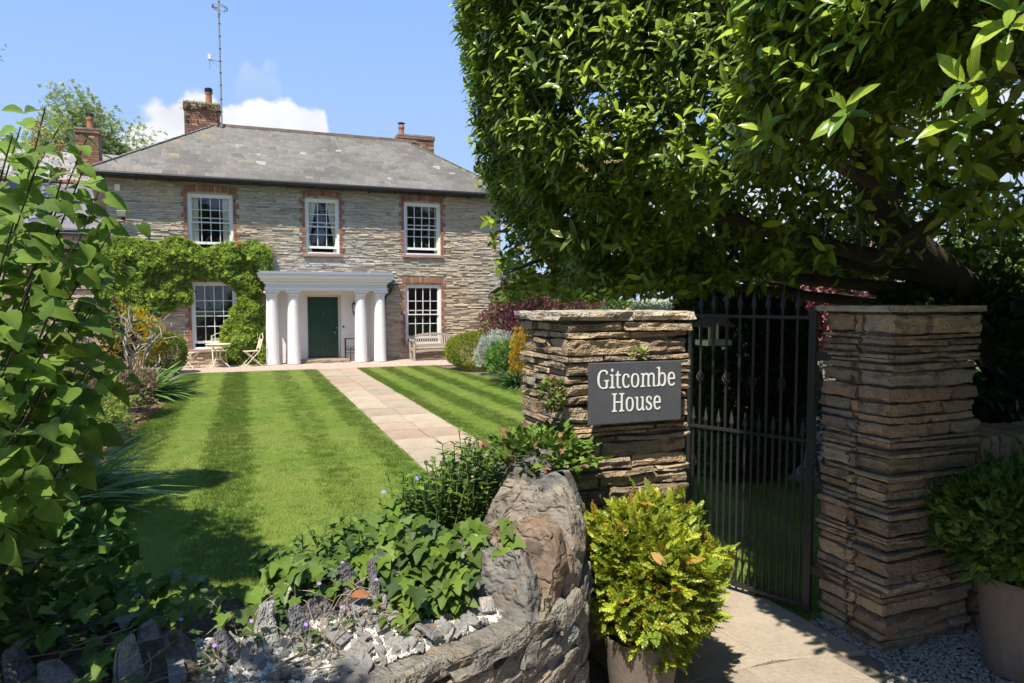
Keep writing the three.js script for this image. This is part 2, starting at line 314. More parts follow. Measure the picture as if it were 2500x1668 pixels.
// metre uv by the way each face points, for pieces of any shape (keeps the smooth normals)
function boxUV(g, k = 1) {
  const f = g.index ? g.toNonIndexed() : g, P = f.attributes.position, n = P.count, u = new Float32Array(n * 2), a = V(0, 0, 0), b = V(0, 0, 0), c = V(0, 0, 0), o1 = rnd() * 3, o2 = rnd() * 3;
  for (let i = 0; i < n; i += 3) {
    a.fromBufferAttribute(P, i); b.fromBufferAttribute(P, i + 1).sub(a); c.fromBufferAttribute(P, i + 2).sub(a); b.cross(c); const x = Math.abs(b.x), y = Math.abs(b.y), z = Math.abs(b.z);
    for (let j = i; j < i + 3; j++) { const X = P.getX(j), Y = P.getY(j), Z = P.getZ(j), q = x > y && x > z ? [Z, Y] : y > z ? [X, Z] : [X, Y]; u[j * 2] = q[0] * k + o1; u[j * 2 + 1] = q[1] * k + o2; }
  }
  f.setAttribute('uv', new THREE.BufferAttribute(u, 2)); return f;
}
// ================================================================= GROUND
{
  const g = new THREE.CircleGeometry(150, 96); g.rotateX(-Math.PI / 2); g.translate(0, -0.03, 0);
  const P = g.attributes.position, u = g.attributes.uv; for (let i = 0; i < P.count; i++) u.setXY(i, P.getX(i), P.getZ(i));
  struct('ground', g, M('meadow', [0.55, 0.6, 0.42], { map: re(T_grass, 0.3), roughness: 1 })).material.color.setRGB(0.14, 0.17, 0.11);
}
function sheet(name, x0, x1, z0, z1, y, mat) {
  const g = new THREE.PlaneGeometry(x1 - x0, z1 - z0); g.rotateX(-Math.PI / 2); g.translate((x0 + x1) / 2, y, (z0 + z1) / 2);
  const P = g.attributes.position, u = g.attributes.uv; for (let i = 0; i < P.count; i++) u.setXY(i, P.getX(i), P.getZ(i));
  return struct(name, g, mat);
}
const ZF = -23;                                                     // face of the house
const m_lawn = M('turf', [0.2, 0.28, 0.06], { map: re(T_grass, 0.8), roughness: 1, bumpMap: re(T_grain, 1), bumpScale: 0.01 });
sheet('flower_bed', -9, -1.2, -24.5, -1, -0.012, m_soil);
sheet('flower_bed', 5.2, 14, -24.5, -4, -0.014, m_soil);
// lawns with a wavering edge
const lawnL = (z) => -1.55 - 0.12 * Math.sin(z * 0.55 + 1) + (z < -19.5 ? (z + 19.5) * -0.25 : 0), lawnR = (z) => 5.72 + 0.25 * Math.sin(z * 0.35) + sstep(-16, -19.5, z) * -0.2;
function lawnSheet(name, xa, xb, label) {
  const pos = [], uv = [], idx = [], n = 60;
  for (let i = 0; i <= n; i++) { const z = lerp(-20.45, -3.2, i / n); for (const x of [xa(z), xb(z)]) { pos.push(x, 0.0, z); uv.push(x, z); } }
  for (let i = 0; i < n; i++) { const a = i * 2; idx.push(a, a + 2, a + 1, a + 1, a + 2, a + 3); }
  const g = new THREE.BufferGeometry(); g.setAttribute('position', new THREE.Float32BufferAttribute(pos, 3)); g.setAttribute('uv', new THREE.Float32BufferAttribute(uv, 2)); g.setIndex(idx); g.computeVertexNormals();
  return struct(name, g, m_lawn);
}
const PX0 = 1.9, PX1 = 3.02;
lawnSheet('lawn', lawnL, () => PX0 - 0.0); lawnSheet('lawn', () => PX1, lawnR);
// turf of blades: mown bands lean to and fro, their sheen also tinted in
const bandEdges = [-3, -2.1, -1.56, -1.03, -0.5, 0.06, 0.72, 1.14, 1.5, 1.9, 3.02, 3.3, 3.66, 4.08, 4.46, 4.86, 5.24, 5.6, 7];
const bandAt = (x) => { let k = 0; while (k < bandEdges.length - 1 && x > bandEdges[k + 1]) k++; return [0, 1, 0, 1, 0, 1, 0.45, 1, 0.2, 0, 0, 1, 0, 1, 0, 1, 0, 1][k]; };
{
  const tuft = (sd) => {
    seed(sd); const pos = [], nor = [];
    for (let i = 0; i < 70; i++) {
      const x = rr(-0.065, 0.065), z = rr(-0.065, 0.065), h = rr(0.018, 0.034), a = rr(0, 6.28), w = rr(0.0018, 0.0032), lx = rr(-0.012, 0.012), lz = -rr(0.0, 0.02);
      const c = Math.cos(a) * w, s = Math.sin(a) * w;
      pos.push(x - c, 0, z - s, x + c, 0, z + s, x + lx, h, z + lz);
    }
    const g = new THREE.BufferGeometry(); g.setAttribute('position', new THREE.Float32BufferAttribute(pos, 3)); g.computeVertexNormals(); return g;
  };
  const m = leafM('grass blade', white3, { roughness: 0.75, transmission: 0.3 });
  const T = [tuft(1), tuft(2), tuft(3)];
  for (const [i, xa, xb] of [[0, lawnL, () => PX0 - 0.02], [1, () => PX1 + 0.02, lawnR]]) {
    const L = [[], [], []]; seed(50 + i);
    for (let z = -20.4; z < -3.3; z += 0.075) for (let x = xa(z) + 0.03; x < xb(z); x += 0.075) {
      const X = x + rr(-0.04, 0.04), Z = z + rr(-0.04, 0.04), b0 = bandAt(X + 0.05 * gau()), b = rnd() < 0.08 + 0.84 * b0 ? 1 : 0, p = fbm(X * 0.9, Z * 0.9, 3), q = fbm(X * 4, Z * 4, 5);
      const k = (0.88 + 0.2 * b0) * (1 + 0.1 * q), dry = clamp(0.5 + p * 1.3);  // stripe light and dark of the leaning bands painted into the blade colour
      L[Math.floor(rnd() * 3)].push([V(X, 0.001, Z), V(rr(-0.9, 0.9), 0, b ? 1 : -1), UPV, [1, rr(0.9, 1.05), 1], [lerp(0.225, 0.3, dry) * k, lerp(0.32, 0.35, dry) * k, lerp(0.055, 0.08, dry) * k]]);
    }
    const gobj = thing('grass', i ? 'striped mown grass of the smaller lawn right of the stone path' : 'striped mown grass of the large lawn left of the stone path', 'grass');
    gobj.userData.kind = 'stuff';
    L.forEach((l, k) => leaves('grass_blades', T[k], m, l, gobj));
  }
}
// ---- garden path of flagstones, gate paving, gravel
{
  const base = sheet('path', PX0 - 0.01, PX1 + 0.01, -20.4, -3.9, -0.004, m_mortar);
  seed(9);
  for (let z = -20.38; z < -4.1;) {
    const l = rr(0.55, 0.95), z1 = Math.min(z + l, -3.95), sp = PX0 + 0.56 + rr(-0.03, 0.03);
    for (const [a, b] of [[PX0, sp], [sp, PX1]]) {
      const k = rr(0.85, 1.12), w = rr(-0.03, 0.03);
      obj('slab', tint(bb(a + 0.006, b - 0.006, -0.03, 0.014 + rr(-0.003, 0.004), z + 0.006, z1 - 0.006), 0.45 * k, (0.345 + w) * k, (0.235 + w) * k), m_pave, base);
    }
    z = z1;
  }
}
{
  // paving before the gate: large riven slabs
  const g = struct('paving', tint(bb(1.55, 3.35, -0.06, 0, -3.92, -1.2), 0.2, 0.17, 0.14), m_pave);
  seed(31);
  const Q = [[[2.1, -3.9], [3.12, -3.9], [3.1, -3.58], [2.1, -3.5]], [[1.75, -3.49], [2.53, -3.52], [2.62, -2.9], [1.75, -2.86]], [[2.54, -3.53], [3.13, -3.57], [3.16, -2.78], [2.63, -2.9]], [[1.7, -2.85], [2.42, -2.88], [2.5, -2.1], [1.7, -2.05]], [[2.43, -2.88], [2.95, -2.84], [2.98, -2.35], [2.48, -2.15]]];
  for (const q of Q) {
    const cx = q.reduce((s, p) => s + p[0], 0) / 4, cz = q.reduce((s, p) => s + p[1], 0) / 4, sh = new THREE.Shape(q.map(([x, z]) => new THREE.Vector2(lerp(x, cx, 0.012), -lerp(z, cz, 0.012))));
    const e = new THREE.ExtrudeGeometry(sh, { depth: 0.02, bevelEnabled: true, bevelSize: 0.006, bevelThickness: 0.006, bevelSegments: 1 }); e.rotateX(-Math.PI / 2); e.translate(0, -0.006, 0);
    const k = rr(0.85, 1.1); obj('slab', tint(e, 0.4 * k, 0.335 * k, 0.265 * k), m_pave, g);
  }
}
const m_grav = M('pink granite chippings', [0.55, 0.45, 0.38], { map: re(T_gravC, 1.2), bumpMap: re(T_gravC, 1.2), bumpScale: 0.012, roughness: 0.9 });
m_grav.color.setRGB(0.62, 0.47, 0.38);
sheet('gravel_terrace', -9, 12, ZF - 0.1, -20.35, 0.006, m_grav);
const m_grav2 = M('grey gravel', [0.3, 0.27, 0.24], { map: re(T_gravC, 1), bumpMap: re(T_gravC, 1), bumpScale: 0.02, roughness: 0.95 });
sheet('gravel_drive', -6, 9, -3.9, 4, -0.008, m_grav2);
{
  const peb = (s) => { const g = new THREE.IcosahedronGeometry(1, 0), P = g.attributes.position; for (let i = 0; i < P.count; i++) { const x = P.getX(i), y = P.getY(i), z = P.getZ(i), k = 0.8 + 0.35 * vn(x * 1.7 + s, y * 1.7, z * 1.7 + s); P.setXYZ(i, x * k, y * k * 0.6, z * k); } g.computeVertexNormals(); return g; };
  const m = M('pebble', white3, { roughness: 0.85 });
  const scatter = (n, fn, label) => { const t = thing('gravel', label, 'gravel'); t.userData.kind = 'stuff'; for (let v = 0; v < 3; v++) { const L = []; for (let i = 0; i < n / 3; i++) { const l = fn(); if (l) L.push(l); } leaves('pebbles', peb(v * 5.1), m, L, t); } };
  seed(61);
  scatter(9000, () => { const k = rr(0.7, 1.25), w = rnd() * 0.12; return [V(rr(-3, 7), 0.008, rr(-22.9, -20.4)), V(rr(-1, 1), 0, rr(-1, 1)), V(rr(-0.4, 0.4), 1, rr(-0.4, 0.4)), rr(0.008, 0.016), [0.6 * k, (0.45 + w) * k, (0.37 + w) * k]]; }, 'pinkish fine gravel of the strip along the house front');
  scatter(26000, () => { const x = rr(2.75, 4.9), z = rr(-3.2, -1.2); if (x < 3.18 && z < -2.4 - (x - 2.9)) return null; const k = rr(0.6, 1.3); return [V(x, 0.006, z), V(rr(-1, 1), 0, rr(-1, 1)), V(rr(-0.4, 0.4), 1, rr(-0.4, 0.4)), rr(0.006, 0.014), [0.36 * k, 0.33 * k, 0.3 * k]]; }, 'loose grey gravel at the foot of the shaded gate pillar');
}

// ================================================================= HOUSE
const house = thing('house', 'two-storey grey stone country house with slate hipped roof and white columned porch', 'house', [2.4, 0, ZF]);
const HX = -2.4, HZ = -ZF;                                          // world -> house
const loc = (g) => { g.translate(HX, 0, HZ); return g; };
const hobj = (name, geos, mat, parent = house) => obj(name, loc(merge(Array.isArray(geos) ? geos : [geos])), mat, parent);
const WX0 = -3.62, WX1 = 8.43, WTOP = 5.62, BACK = -28.8;
const wins = [                                                       // x0, x1, y0 (sill), y1 (lintel), columns, curtains
  { x0: -1.5, x1: -0.24, y0: 3.5, y1: 5.16, n: 4, cur: 1, surround: 1 },
  { x0: 1.87, x1: 2.92, y0: 3.46, y1: 5.19, n: 3, cur: 2, surround: 1, sill: 1 },
  { x0: 5.02, x1: 6.27, y0: 3.5, y1: 5.22, n: 4, cur: 3, surround: 1, sill: 1 },
  { x0: 5.05, x1: 6.28, y0: 0.52, y1: 2.5, n: 4, cur: 0, surround: 1, sill: 1 },
  { x0: -1.46, x1: -0.2, y0: 0.5, y1: 2.52, n: 4, cur: 0, surround: 1, sill: 1 },
];
const DOOR = { x0: 1.85, x1: 2.92, y0: 0.12, y1: 2.14 };
{
  const s = new THREE.Shape([[WX0, -0.2], [WX1, -0.2], [WX1, WTOP], [WX0, WTOP]].map((p) => new THREE.Vector2(...p)));
  for (const w of [...wins, DOOR]) s.holes.push(new THREE.Path([[w.x0, w.y0], [w.x0, w.y1], [w.x1, w.y1], [w.x1, w.y0]].map((p) => new THREE.Vector2(...p))));
  const front = new THREE.ExtrudeGeometry(s, { depth: 0.4, bevelEnabled: false }); front.translate(0, 0, ZF - 0.4);
  const wall = hobj('wall', [front, bb(WX0, WX0 + 0.4, -0.2, WTOP, BACK, ZF - 0.4), bb(WX1 - 0.4, WX1, -0.2, WTOP, BACK, ZF - 0.4), bb(WX0, WX1, -0.2, WTOP, BACK - 0.4, BACK)], M('wall bedding mortar', [0.54, 0.45, 0.335], { map: re(T_rockC, 0.8), bumpMap: re(T_rockB, 1, 1), bumpScale: 0.02, roughness: 0.95 }));
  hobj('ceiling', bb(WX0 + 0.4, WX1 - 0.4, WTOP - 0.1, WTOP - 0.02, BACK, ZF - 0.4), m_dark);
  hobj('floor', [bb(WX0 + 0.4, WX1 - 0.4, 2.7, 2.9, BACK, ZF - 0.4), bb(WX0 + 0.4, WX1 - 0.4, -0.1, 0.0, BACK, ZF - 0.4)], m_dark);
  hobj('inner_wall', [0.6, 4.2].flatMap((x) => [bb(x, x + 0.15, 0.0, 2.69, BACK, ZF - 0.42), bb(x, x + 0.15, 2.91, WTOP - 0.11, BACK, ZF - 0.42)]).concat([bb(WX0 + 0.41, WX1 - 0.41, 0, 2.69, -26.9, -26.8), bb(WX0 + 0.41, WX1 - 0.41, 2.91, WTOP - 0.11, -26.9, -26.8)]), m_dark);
  // facing stones, course by course
  seed(101);
  const rects = [];
  for (let y = -0.05; y < WTOP - 0.06;) {
    const h = rr(0.03, 0.062), yc = y + h / 2;
    const gaps = [...wins.map((w) => [w.x0 - 0.09 - 0.08 * (Math.floor((yc - w.y0 + 0.1) / 0.15) & 1), w.x1 + 0.09 + 0.08 * (Math.floor((yc - w.y0 + 0.1) / 0.15) & 1), w.y0 - 0.13, w.y1 + 0.3]), [0.62, 4.28, -1, 2.8]].filter(([, , a, b]) => yc > a && yc < b).sort((a, b) => a[0] - b[0]);
    let x = WX0 + 0.01;
    const spans = []; for (const [a, b] of gaps) { if (a > x) spans.push([x, a]); x = Math.max(x, b); } spans.push([x, WX1 - 0.005]);
    for (const [a, b] of spans) for (let q = a; q < b - 0.03;) {
      let l = rr(0.12, 0.5) * (rnd() < 0.15 ? 1.5 : 1); if (b - q - l < 0.1) l = b - q;
      rects.push([q, q + l, y, y + h]); q += l;
    }
    y += h;
  }
  const made = rects.map(([x0, x1, y0, y1]) => {
    const m = 0.004 + rr(0, 0.004), d = rr(0.008, 0.045), yy = 0.012 * vn(x0 * 1.1, y0 * 3), g = bb(x0 + m, x1 - m, y0 + m * 0.7 + yy, y1 - m * 0.7 + yy, ZF - 0.05, ZF + d), P = g.attributes.position, n = g.attributes.normal, j = {};
    for (let i = 0; i < P.count; i++) {
      const k = `${P.getX(i) > (x0 + x1) / 2}${P.getY(i) > (y0 + y1) / 2 + yy}${P.getZ(i) > ZF}`; j[k] ??= [rr(-0.015, 0.015), rr(-0.01, 0.01), rr(-0.012, 0.012)];
      if (P.getZ(i) > ZF) P.setXYZ(i, clamp(P.getX(i) + j[k][0], WX0 - 0.01, WX1 + 0.01), P.getY(i) + j[k][1], P.getZ(i) + j[k][2]);
    }
    g.computeVertexNormals();
    const u0 = rnd() * 3, v0 = rnd() * 3, u = g.attributes.uv; for (let i = 0; i < u.count; i++) u.setXY(i, u.getX(i) + u0, u.getY(i) + v0);
    const t = rnd(), k = rr(0.9, 1.08) * (rnd() < 0.025 ? 0.75 : 1), warm = fbm(x0 * 0.6, y0 * 0.9, 8);
    const col = t < 0.6 ? [0.575, 0.49, 0.38] : t < 0.85 ? [0.575, 0.475, 0.35] : t < 0.95 ? [0.53, 0.47, 0.39] : [0.52, 0.38, 0.27];
    tint(g, col[0] * k * (1 + 0.12 * warm), col[1] * k, col[2] * k * (1 - 0.16 * warm));
    return [(x1 - x0) * (y1 - y0), loc(fix(g)), (x0 > 4.3 && x1 < 7.9) || (y0 > 2.9 && x0 > 0.9)];
  });
  made.sort((a, b) => (b[2] - a[2]) || (b[0] - a[0]));
  made.slice(0, 300).forEach(([, g]) => obj('stone', g, m_farstone, wall));
  obj('stonework', made.slice(300).map((q) => q[1]), m_farstone, wall).userData.kind = 'stuff';
  // brick dressings of the openings
  const brickC = () => { const k = rr(0.7, 1.2), t = rnd(); return t < 0.75 ? [0.4 * k, 0.19 * k, 0.12 * k] : t < 0.85 ? [0.33 * k, 0.14 * k, 0.1 * k] : [0.48 * k, 0.33 * k, 0.23 * k]; };
  wins.forEach((w, wi) => {
    const s = part('brick_surround', house); seed(300 + wi);
    const put = (g) => obj('brick', loc(tint(g, brickC())), m_brick, s);
    for (let y = w.y0 - 0.1, k = 0; y < w.y1 + 0.02; y += 0.075, k++) {
      const long = (k >> 1) & 1, L = long ? 0.165 : 0.085;
      for (const sd of [-1, 1]) {
        const e = sd < 0 ? w.x0 : w.x1, pr = rr(0.002, 0.012);
        if (long) { put(bb(Math.min(e, e + sd * 0.12) + 0.004, Math.max(e, e + sd * 0.12) - 0.004, y, y + 0.065, ZF - 0.1, ZF + 0.02 + pr)); put(bb(Math.min(e + sd * 0.12, e + sd * L) + 0.004, Math.max(e + sd * 0.12, e + sd * L) - 0.004, y, y + 0.065, ZF - 0.1, ZF + 0.02 + pr)); }
        else put(bb(Math.min(e, e + sd * L) + 0.004, Math.max(e, e + sd * L) - 0.004, y, y + 0.065, ZF - 0.1, ZF + 0.02 + pr));
      }
    }
    const n = Math.round((w.x1 - w.x0 + 0.3) / 0.075);                 // soldier arch
    for (let i = 0; i < n; i++) {
      const t = (i + 0.5) / n * 2 - 1, x = (w.x0 + w.x1) / 2 + t * (w.x1 - w.x0 + 0.26) / 2, rise = 0.05 * (1 - t * t);
      put(bx(0.062, 0.19 + rr(-0.01, 0.01), 0.12, x, w.y1 + 0.112 + rise, ZF - 0.03 + rr(0, 0.01), 0, 0, -t * 0.16));
    }
    if (w.sill) { hobj('sill', tint(rock(w.x1 - w.x0 + 0.16, 0.1, 0.3, { amp: 0.004, nx: 16, ny: 2 }).translate((w.x0 + w.x1) / 2, w.y0 - 0.055, ZF - 0.04), 0.42, 0.27, 0.2), m_brick); }
  });
}
// ---- sash windows
wins.forEach((w, wi) => {
  const { x0, x1, y0, y1, n } = w, z = ZF - 0.09;
  const W = obj('window', loc(merge([bb(x0, x0 + 0.075, y0, y1, z - 0.06, z + 0.04), bb(x1 - 0.075, x1, y0, y1, z - 0.06, z + 0.04), bb(x0 + 0.075, x1 - 0.075, y1 - 0.07, y1, z - 0.06, z + 0.04), bb(x0 + 0.075, x1 - 0.075, y0, y0 + 0.045, z - 0.06, z + 0.05)])), m_white, house);
  W.userData.label = ['upper left sash window half open', 'upper middle sash window with curtains', 'upper right sash window', 'lower right sash window behind the bench', 'lower left sash window framed by the climber'][wi];
  hobj('window_sill', bb(x0 - 0.02, x1 + 0.02, y0 - 0.045, y0, z - 0.06, z + 0.1), m_white, W);
  const a = x0 + 0.075, b = x1 - 0.075, t = y1 - 0.07, bot = y0 + 0.045, raise = 0.12, H = t - bot, mid = bot + H * 0.5;
  const sash = (ya, yb, zz, lo) => {
    const s0 = ya + (lo ? 0.075 : 0.035), s1 = yb - (lo ? 0.03 : 0.045);
    hobj('sash', [bb(a, a + 0.04, ya, yb, zz - 0.018, zz + 0.018), bb(b - 0.04, b, ya, yb, zz - 0.018, zz + 0.018), bb(a + 0.04, b - 0.04, ya, s0, zz - 0.018, zz + 0.018), bb(a + 0.04, b - 0.04, s1, yb, zz - 0.018, zz + 0.018)], m_white, W);
    const c = a + 0.04, d = b - 0.04, dx = (d - c) / n, dy = (s1 - s0) / 2;
    for (let i = 1; i < n; i++) hobj('glazing_bar', bb(c + dx * i - 0.011, c + dx * i + 0.011, s0, s1, zz - 0.015, zz + 0.015), m_white, W);
    hobj('glazing_bar', bb(c, d, s0 + dy - 0.011, s0 + dy + 0.011, zz - 0.016, zz + 0.0165), m_white, W);
    for (let i = 0; i < n; i++) for (let j = 0; j < 2; j++) hobj('pane', bb(c + dx * i + 0.011, c + dx * (i + 1) - 0.011, s0 + dy * j + 0.011, s0 + dy * (j + 1) - 0.011, zz - 0.001, zz + 0.001).rotateY(0), m_glass, W);
  };
  sash(mid - 0.02, t, z + 0.005, false);
  sash(bot + raise, mid + 0.03 + raise, z - 0.036, true);
  if (w.cur) {
    const zc = z - 0.1;
    const cloth = (f) => { const g = new THREE.PlaneGeometry(1, 1, 24, 8), P = g.attributes.position; for (let i = 0; i < P.count; i++) { const u = P.getX(i) + 0.5, v = P.getY(i) + 0.5, [x, y] = f(u, v); P.setXYZ(i, x, y, zc + 0.025 * Math.sin(u * 38)); } g.computeVertexNormals(); return loc(g); };
    const wd = w.cur === 2 ? 0.34 : w.cur === 1 ? 0.27 : 0.14;
    obj('curtain', cloth((u, v) => [a - 0.05 + u * wd * (w.cur === 2 ? 0.35 + 0.9 * Math.abs(v - 0.25) : 1), lerp(bot, t + 0.05, v)]), m_curtain, W);
    obj('curtain', cloth((u, v) => [b + 0.05 - u * wd * (w.cur === 2 ? 0.35 + 0.9 * Math.abs(v - 0.15) : 1), lerp(bot, t + 0.05, v)]), m_curtain, W);
  }
});
// ---- roof
const EV = { x0: -4.05, x1: 8.85, z: -22.58, y: 5.6, zr: -25.8, yr: 7.82, r0: -0.78, r1: 5.72, zb: -29.2 };
{
  const roof = part('roof', house), A = V(EV.x0, EV.y, EV.z), B = V(EV.x1, EV.y, EV.z), Cc = V(EV.r1, EV.yr, EV.zr), D = V(EV.r0, EV.yr, EV.zr), E = V(EV.x0, EV.y, EV.zb), F = V(EV.x1, EV.y, EV.zb);
  const tri = (...p) => { const g = new THREE.BufferGeometry().setFromPoints(p); g.computeVertexNormals(); g.setAttribute('uv', new THREE.Float32BufferAttribute(p.flatMap((q) => [q.x, q.z]), 2)); return tint(g, 0.16, 0.16, 0.155); };
  obj('roof_deck', loc(merge([tri(A, B, Cc), tri(A, Cc, D), tri(E, A, D), tri(B, F, Cc), tri(F, E, D), tri(F, D, Cc), tri(A, E, F), tri(A, F, B)])), m_slate, roof);
  // slates of the front slope
  seed(401);
  const rows = 26, sl = Math.hypot(EV.zr - EV.z, EV.yr - EV.y), ang = Math.atan2(EV.yr - EV.y, EV.z - EV.zr), all = [];
  for (let r = 0; r < rows; r++) {
    const s0 = r / rows * sl - 0.03, t = clamp(r / rows), xa = lerp(EV.x0, EV.r0, t) + 0.06, xb = lerp(EV.x1, EV.r1, t) - 0.06, len = sl / rows * 1.7;
    for (let x = xa - rnd() * 0.12; x < xb;) {
      const w = rr(0.17, 0.34) * lerp(1.1, 0.75, t), u0 = Math.max(x, xa), u1 = Math.min(x + w, xb); x += w;
      if (u1 - u0 < 0.04) continue;
      const th = rr(0.01, 0.02), drop = rr(-0.012, 0.012), g = bx(u1 - u0 - 0.007, th, len, 0, 0, 0, 0, 0, rr(-0.012, 0.012));
      g.rotateX(0.028 + rr(-0.008, 0.008)); g.translate(0, 0.016 + th * 0.5, -(s0 + len / 2 + drop));
      g.rotateX(ang); g.translate((u0 + u1) / 2, EV.y, EV.z);
      const X = (u0 + u1) / 2, lich = sstep(0.05, 0.45, fbm(X * 0.7, r * 0.12, 4)), k = rr(0.84, 1.14), t2 = rnd();
      const c = t2 < 0.012 ? [0.36, 0.34, 0.3] : t2 < 0.08 ? [0.15, 0.14, 0.13] : t2 < 0.1 ? [0.27, 0.21, 0.14] : [lerp(0.24, 0.17, lich), lerp(0.225, 0.158, lich), lerp(0.198, 0.135, lich)].map((v) => v * 0.84);
      all.push([(u1 - u0), loc(fix(tint(g, c[0] * k, c[1] * k, c[2] * k)))]);
    }
  }
  all.sort((a, b) => b[0] - a[0]);
  all.slice(0, 300).forEach(([, g]) => obj('slate', g, m_slate, roof));
  obj('slates', all.slice(300).map((q) => q[1]), m_slate, roof).userData.kind = 'stuff';
  for (let x = EV.r0; x < EV.r1 - 0.05; x += 0.46) { const g = new THREE.CylinderGeometry(0.13, 0.13, 0.455, 10, 1, false, 0, Math.PI); g.rotateZ(Math.PI / 2); g.rotateX(-Math.PI / 2 + Math.PI / 2); const k = rr(0.7, 1.1); g.translate(x + 0.23, EV.yr - 0.03, EV.zr); obj('ridge_tile', loc(tint(bx(0.452, 0.1, 0.2, x + 0.23, EV.yr + 0.03 + rr(-0.006, 0.006), EV.zr, 0, 0), 0.27 * k, 0.2 * k, 0.15 * k)), m_slate, roof); }
  for (const [a, b] of [[A, D], [B, Cc]]) {                            // hip tiles
    const dir = b.clone().sub(a), n = Math.round(dir.length() / 0.2), q = new THREE.Quaternion().setFromRotationMatrix(new THREE.Matrix4().lookAt(a, b, UPV));
    for (let i = 0; i < n; i++) { const k = rr(0.8, 1.15), g = bx(0.13, 0.03, 0.25); g.rotateX(-0.04); g.applyQuaternion(q); const p = a.clone().addScaledVector(dir, (i + 0.5) / n); g.translate(p.x, p.y + 0.045 + rr(-0.005, 0.005), p.z); obj('hip_tile', loc(tint(g, 0.26 * k, 0.24 * k, 0.21 * k)), m_slate, roof); }
  }
  hobj('eaves_board', [bb(EV.x0 + 0.02, EV.x1 - 0.02, EV.y - 0.12, EV.y - 0.035, EV.z - 0.62, EV.z - 0.03)], m_black, roof);
  const gut = new THREE.CylinderGeometry(0.062, 0.062, EV.x1 - EV.x0 + 0.1, 12, 1, false, 0, Math.PI * 2); gut.rotateZ(Math.PI / 2); gut.translate((EV.x0 + EV.x1) / 2, EV.y - 0.05, EV.z + 0.05);
  hobj('gutter', gut, m_black, roof);
  for (let x = EV.x0 + 0.4; x < EV.x1; x += 0.83) hobj('gutter_bracket', bb(x, x + 0.03, EV.y - 0.2, EV.y - 0.04, EV.z - 0.2, EV.z + 0.06), m_black, roof);
}
// ---- chimneys in brick
function chimney(x0, x1, y0, y1, z0, z1, sd, capital, pots, label, parent = house, L = loc) {
  const c = part('chimney', parent); c.userData.label = label; seed(sd);
  obj('stack_core', L(bb(x0 + 0.02, x1 - 0.02, y0, y1 - 0.02, z0 + 0.02, z1 - 0.02)), m_mortar, c);
  const far = [];
  for (let y = y0, r = 0; y < y1 - 0.06; y += 0.078, r++) {
    const out = y > y1 - capital ? 0.035 : 0;
    const row = (len, f) => { for (let q = (r & 1) ? -0.11 : 0; q < len; q += 0.225) { const a = Math.max(q, 0), b = Math.min(q + 0.217, len); if (b - a > 0.03) { const k = rr(0.55, 1.15), t = rnd(), cc = t < 0.7 ? [0.34, 0.165, 0.105] : t < 0.85 ? [0.23, 0.12, 0.09] : [0.42, 0.29, 0.21]; f(a, b, cc.map((v) => v * k)); } } };
    row(x1 - x0 + 2 * out, (a, b, cc) => obj('brick', L(tint(bb(x0 - out + a, x0 - out + b, y, y + 0.068, z1 - 0.1, z1 + out + rr(0, 0.006)), cc)), m_brick, c));
    row(z1 - z0 + 2 * out - 0.1, (a, b, cc) => { far.push(tint(bb(x1 - 0.1, x1 + out + rr(0, 0.005), y, y + 0.068, z0 - out + a, z0 - out + b), cc)); far.push(tint(bb(x0 - out - rr(0, 0.005), x0 + 0.1, y, y + 0.068, z0 - out + a, z0 - out + b), cc)); });
    far.push(tint(bb(x0 - out, x1 + out, y, y + 0.068, z0 - out, z0 + 0.09), 0.3, 0.12, 0.08));
  }
  obj('brickwork', far.map((g) => L(fix(g))), m_brick, c).userData.kind = 'stuff';
  obj('chimney_cap', L(rock(x1 - x0 + 0.06, 0.07, z1 - z0 + 0.06, { amp: 0.012, nx: 10, ny: 1 }).translate((x0 + x1) / 2, y1 + 0.01, (z0 + z1) / 2)), m_mortar, c);
  for (const [px_, h, cowl] of pots) {
    const z = (z0 + z1) / 2, p = lathe([[0.105, 0], [0.125, 0.02], [0.125, 0.06], [0.105, 0.08], [0.095, h - 0.1], [0.12, h - 0.08], [0.12, h - 0.03], [0.1, h], [0.075, h], [0.075, h - 0.2]], 18); p.translate(px_, y1 + 0.02, z);
    obj('chimney_pot', L(p), m_terra, c);
    if (cowl === 'band') obj('cowl', L(merge([0, 0.05, 0.1].map((d) => { const q = new THREE.CylinderGeometry(0.125, 0.125, 0.032, 18); q.translate(px_, y1 + h + 0.0 + d, z); return q; }).concat([new THREE.SphereGeometry(0.11, 16, 6, 0, 6.3, 0, 1.57).scale(1, 0.35, 1).translate(px_, y1 + h + 0.115, z)]))), m_black, c);
    else obj('cowl', L(merge([0, 1, 2, 3, 4, 5, 6, 7].map((k) => rod([px_ + 0.085 * Math.cos(k * 0.785), y1 + h - 0.02, z + 0.085 * Math.sin(k * 0.785)], [px_ + 0.1 * Math.cos(k * 0.785), y1 + h + 0.13, z + 0.1 * Math.sin(k * 0.785)], 0.008, 5)).concat([new THREE.ConeGeometry(0.15, 0.06, 18).translate(px_, y1 + h + 0.16, z), new THREE.TorusGeometry(0.1, 0.012, 6, 18).rotateX(Math.PI / 2).translate(px_, y1 + h, z)]))), m_black, c);
  }
  return c;
}
const chim1 = chimney(-1.7, -0.62, 7.0, 8.52, -26.45, -25.75, 501, 0.24, [[-0.95, 0.48, 'band']], 'taller left brick chimney with plants on its top');
chimney(5.5, 6.84, 6.9, 8.1, -26.5, -25.95, 511, 0.16, [[5.66, 0.36, 'cage']], 'low wide right brick chimney');
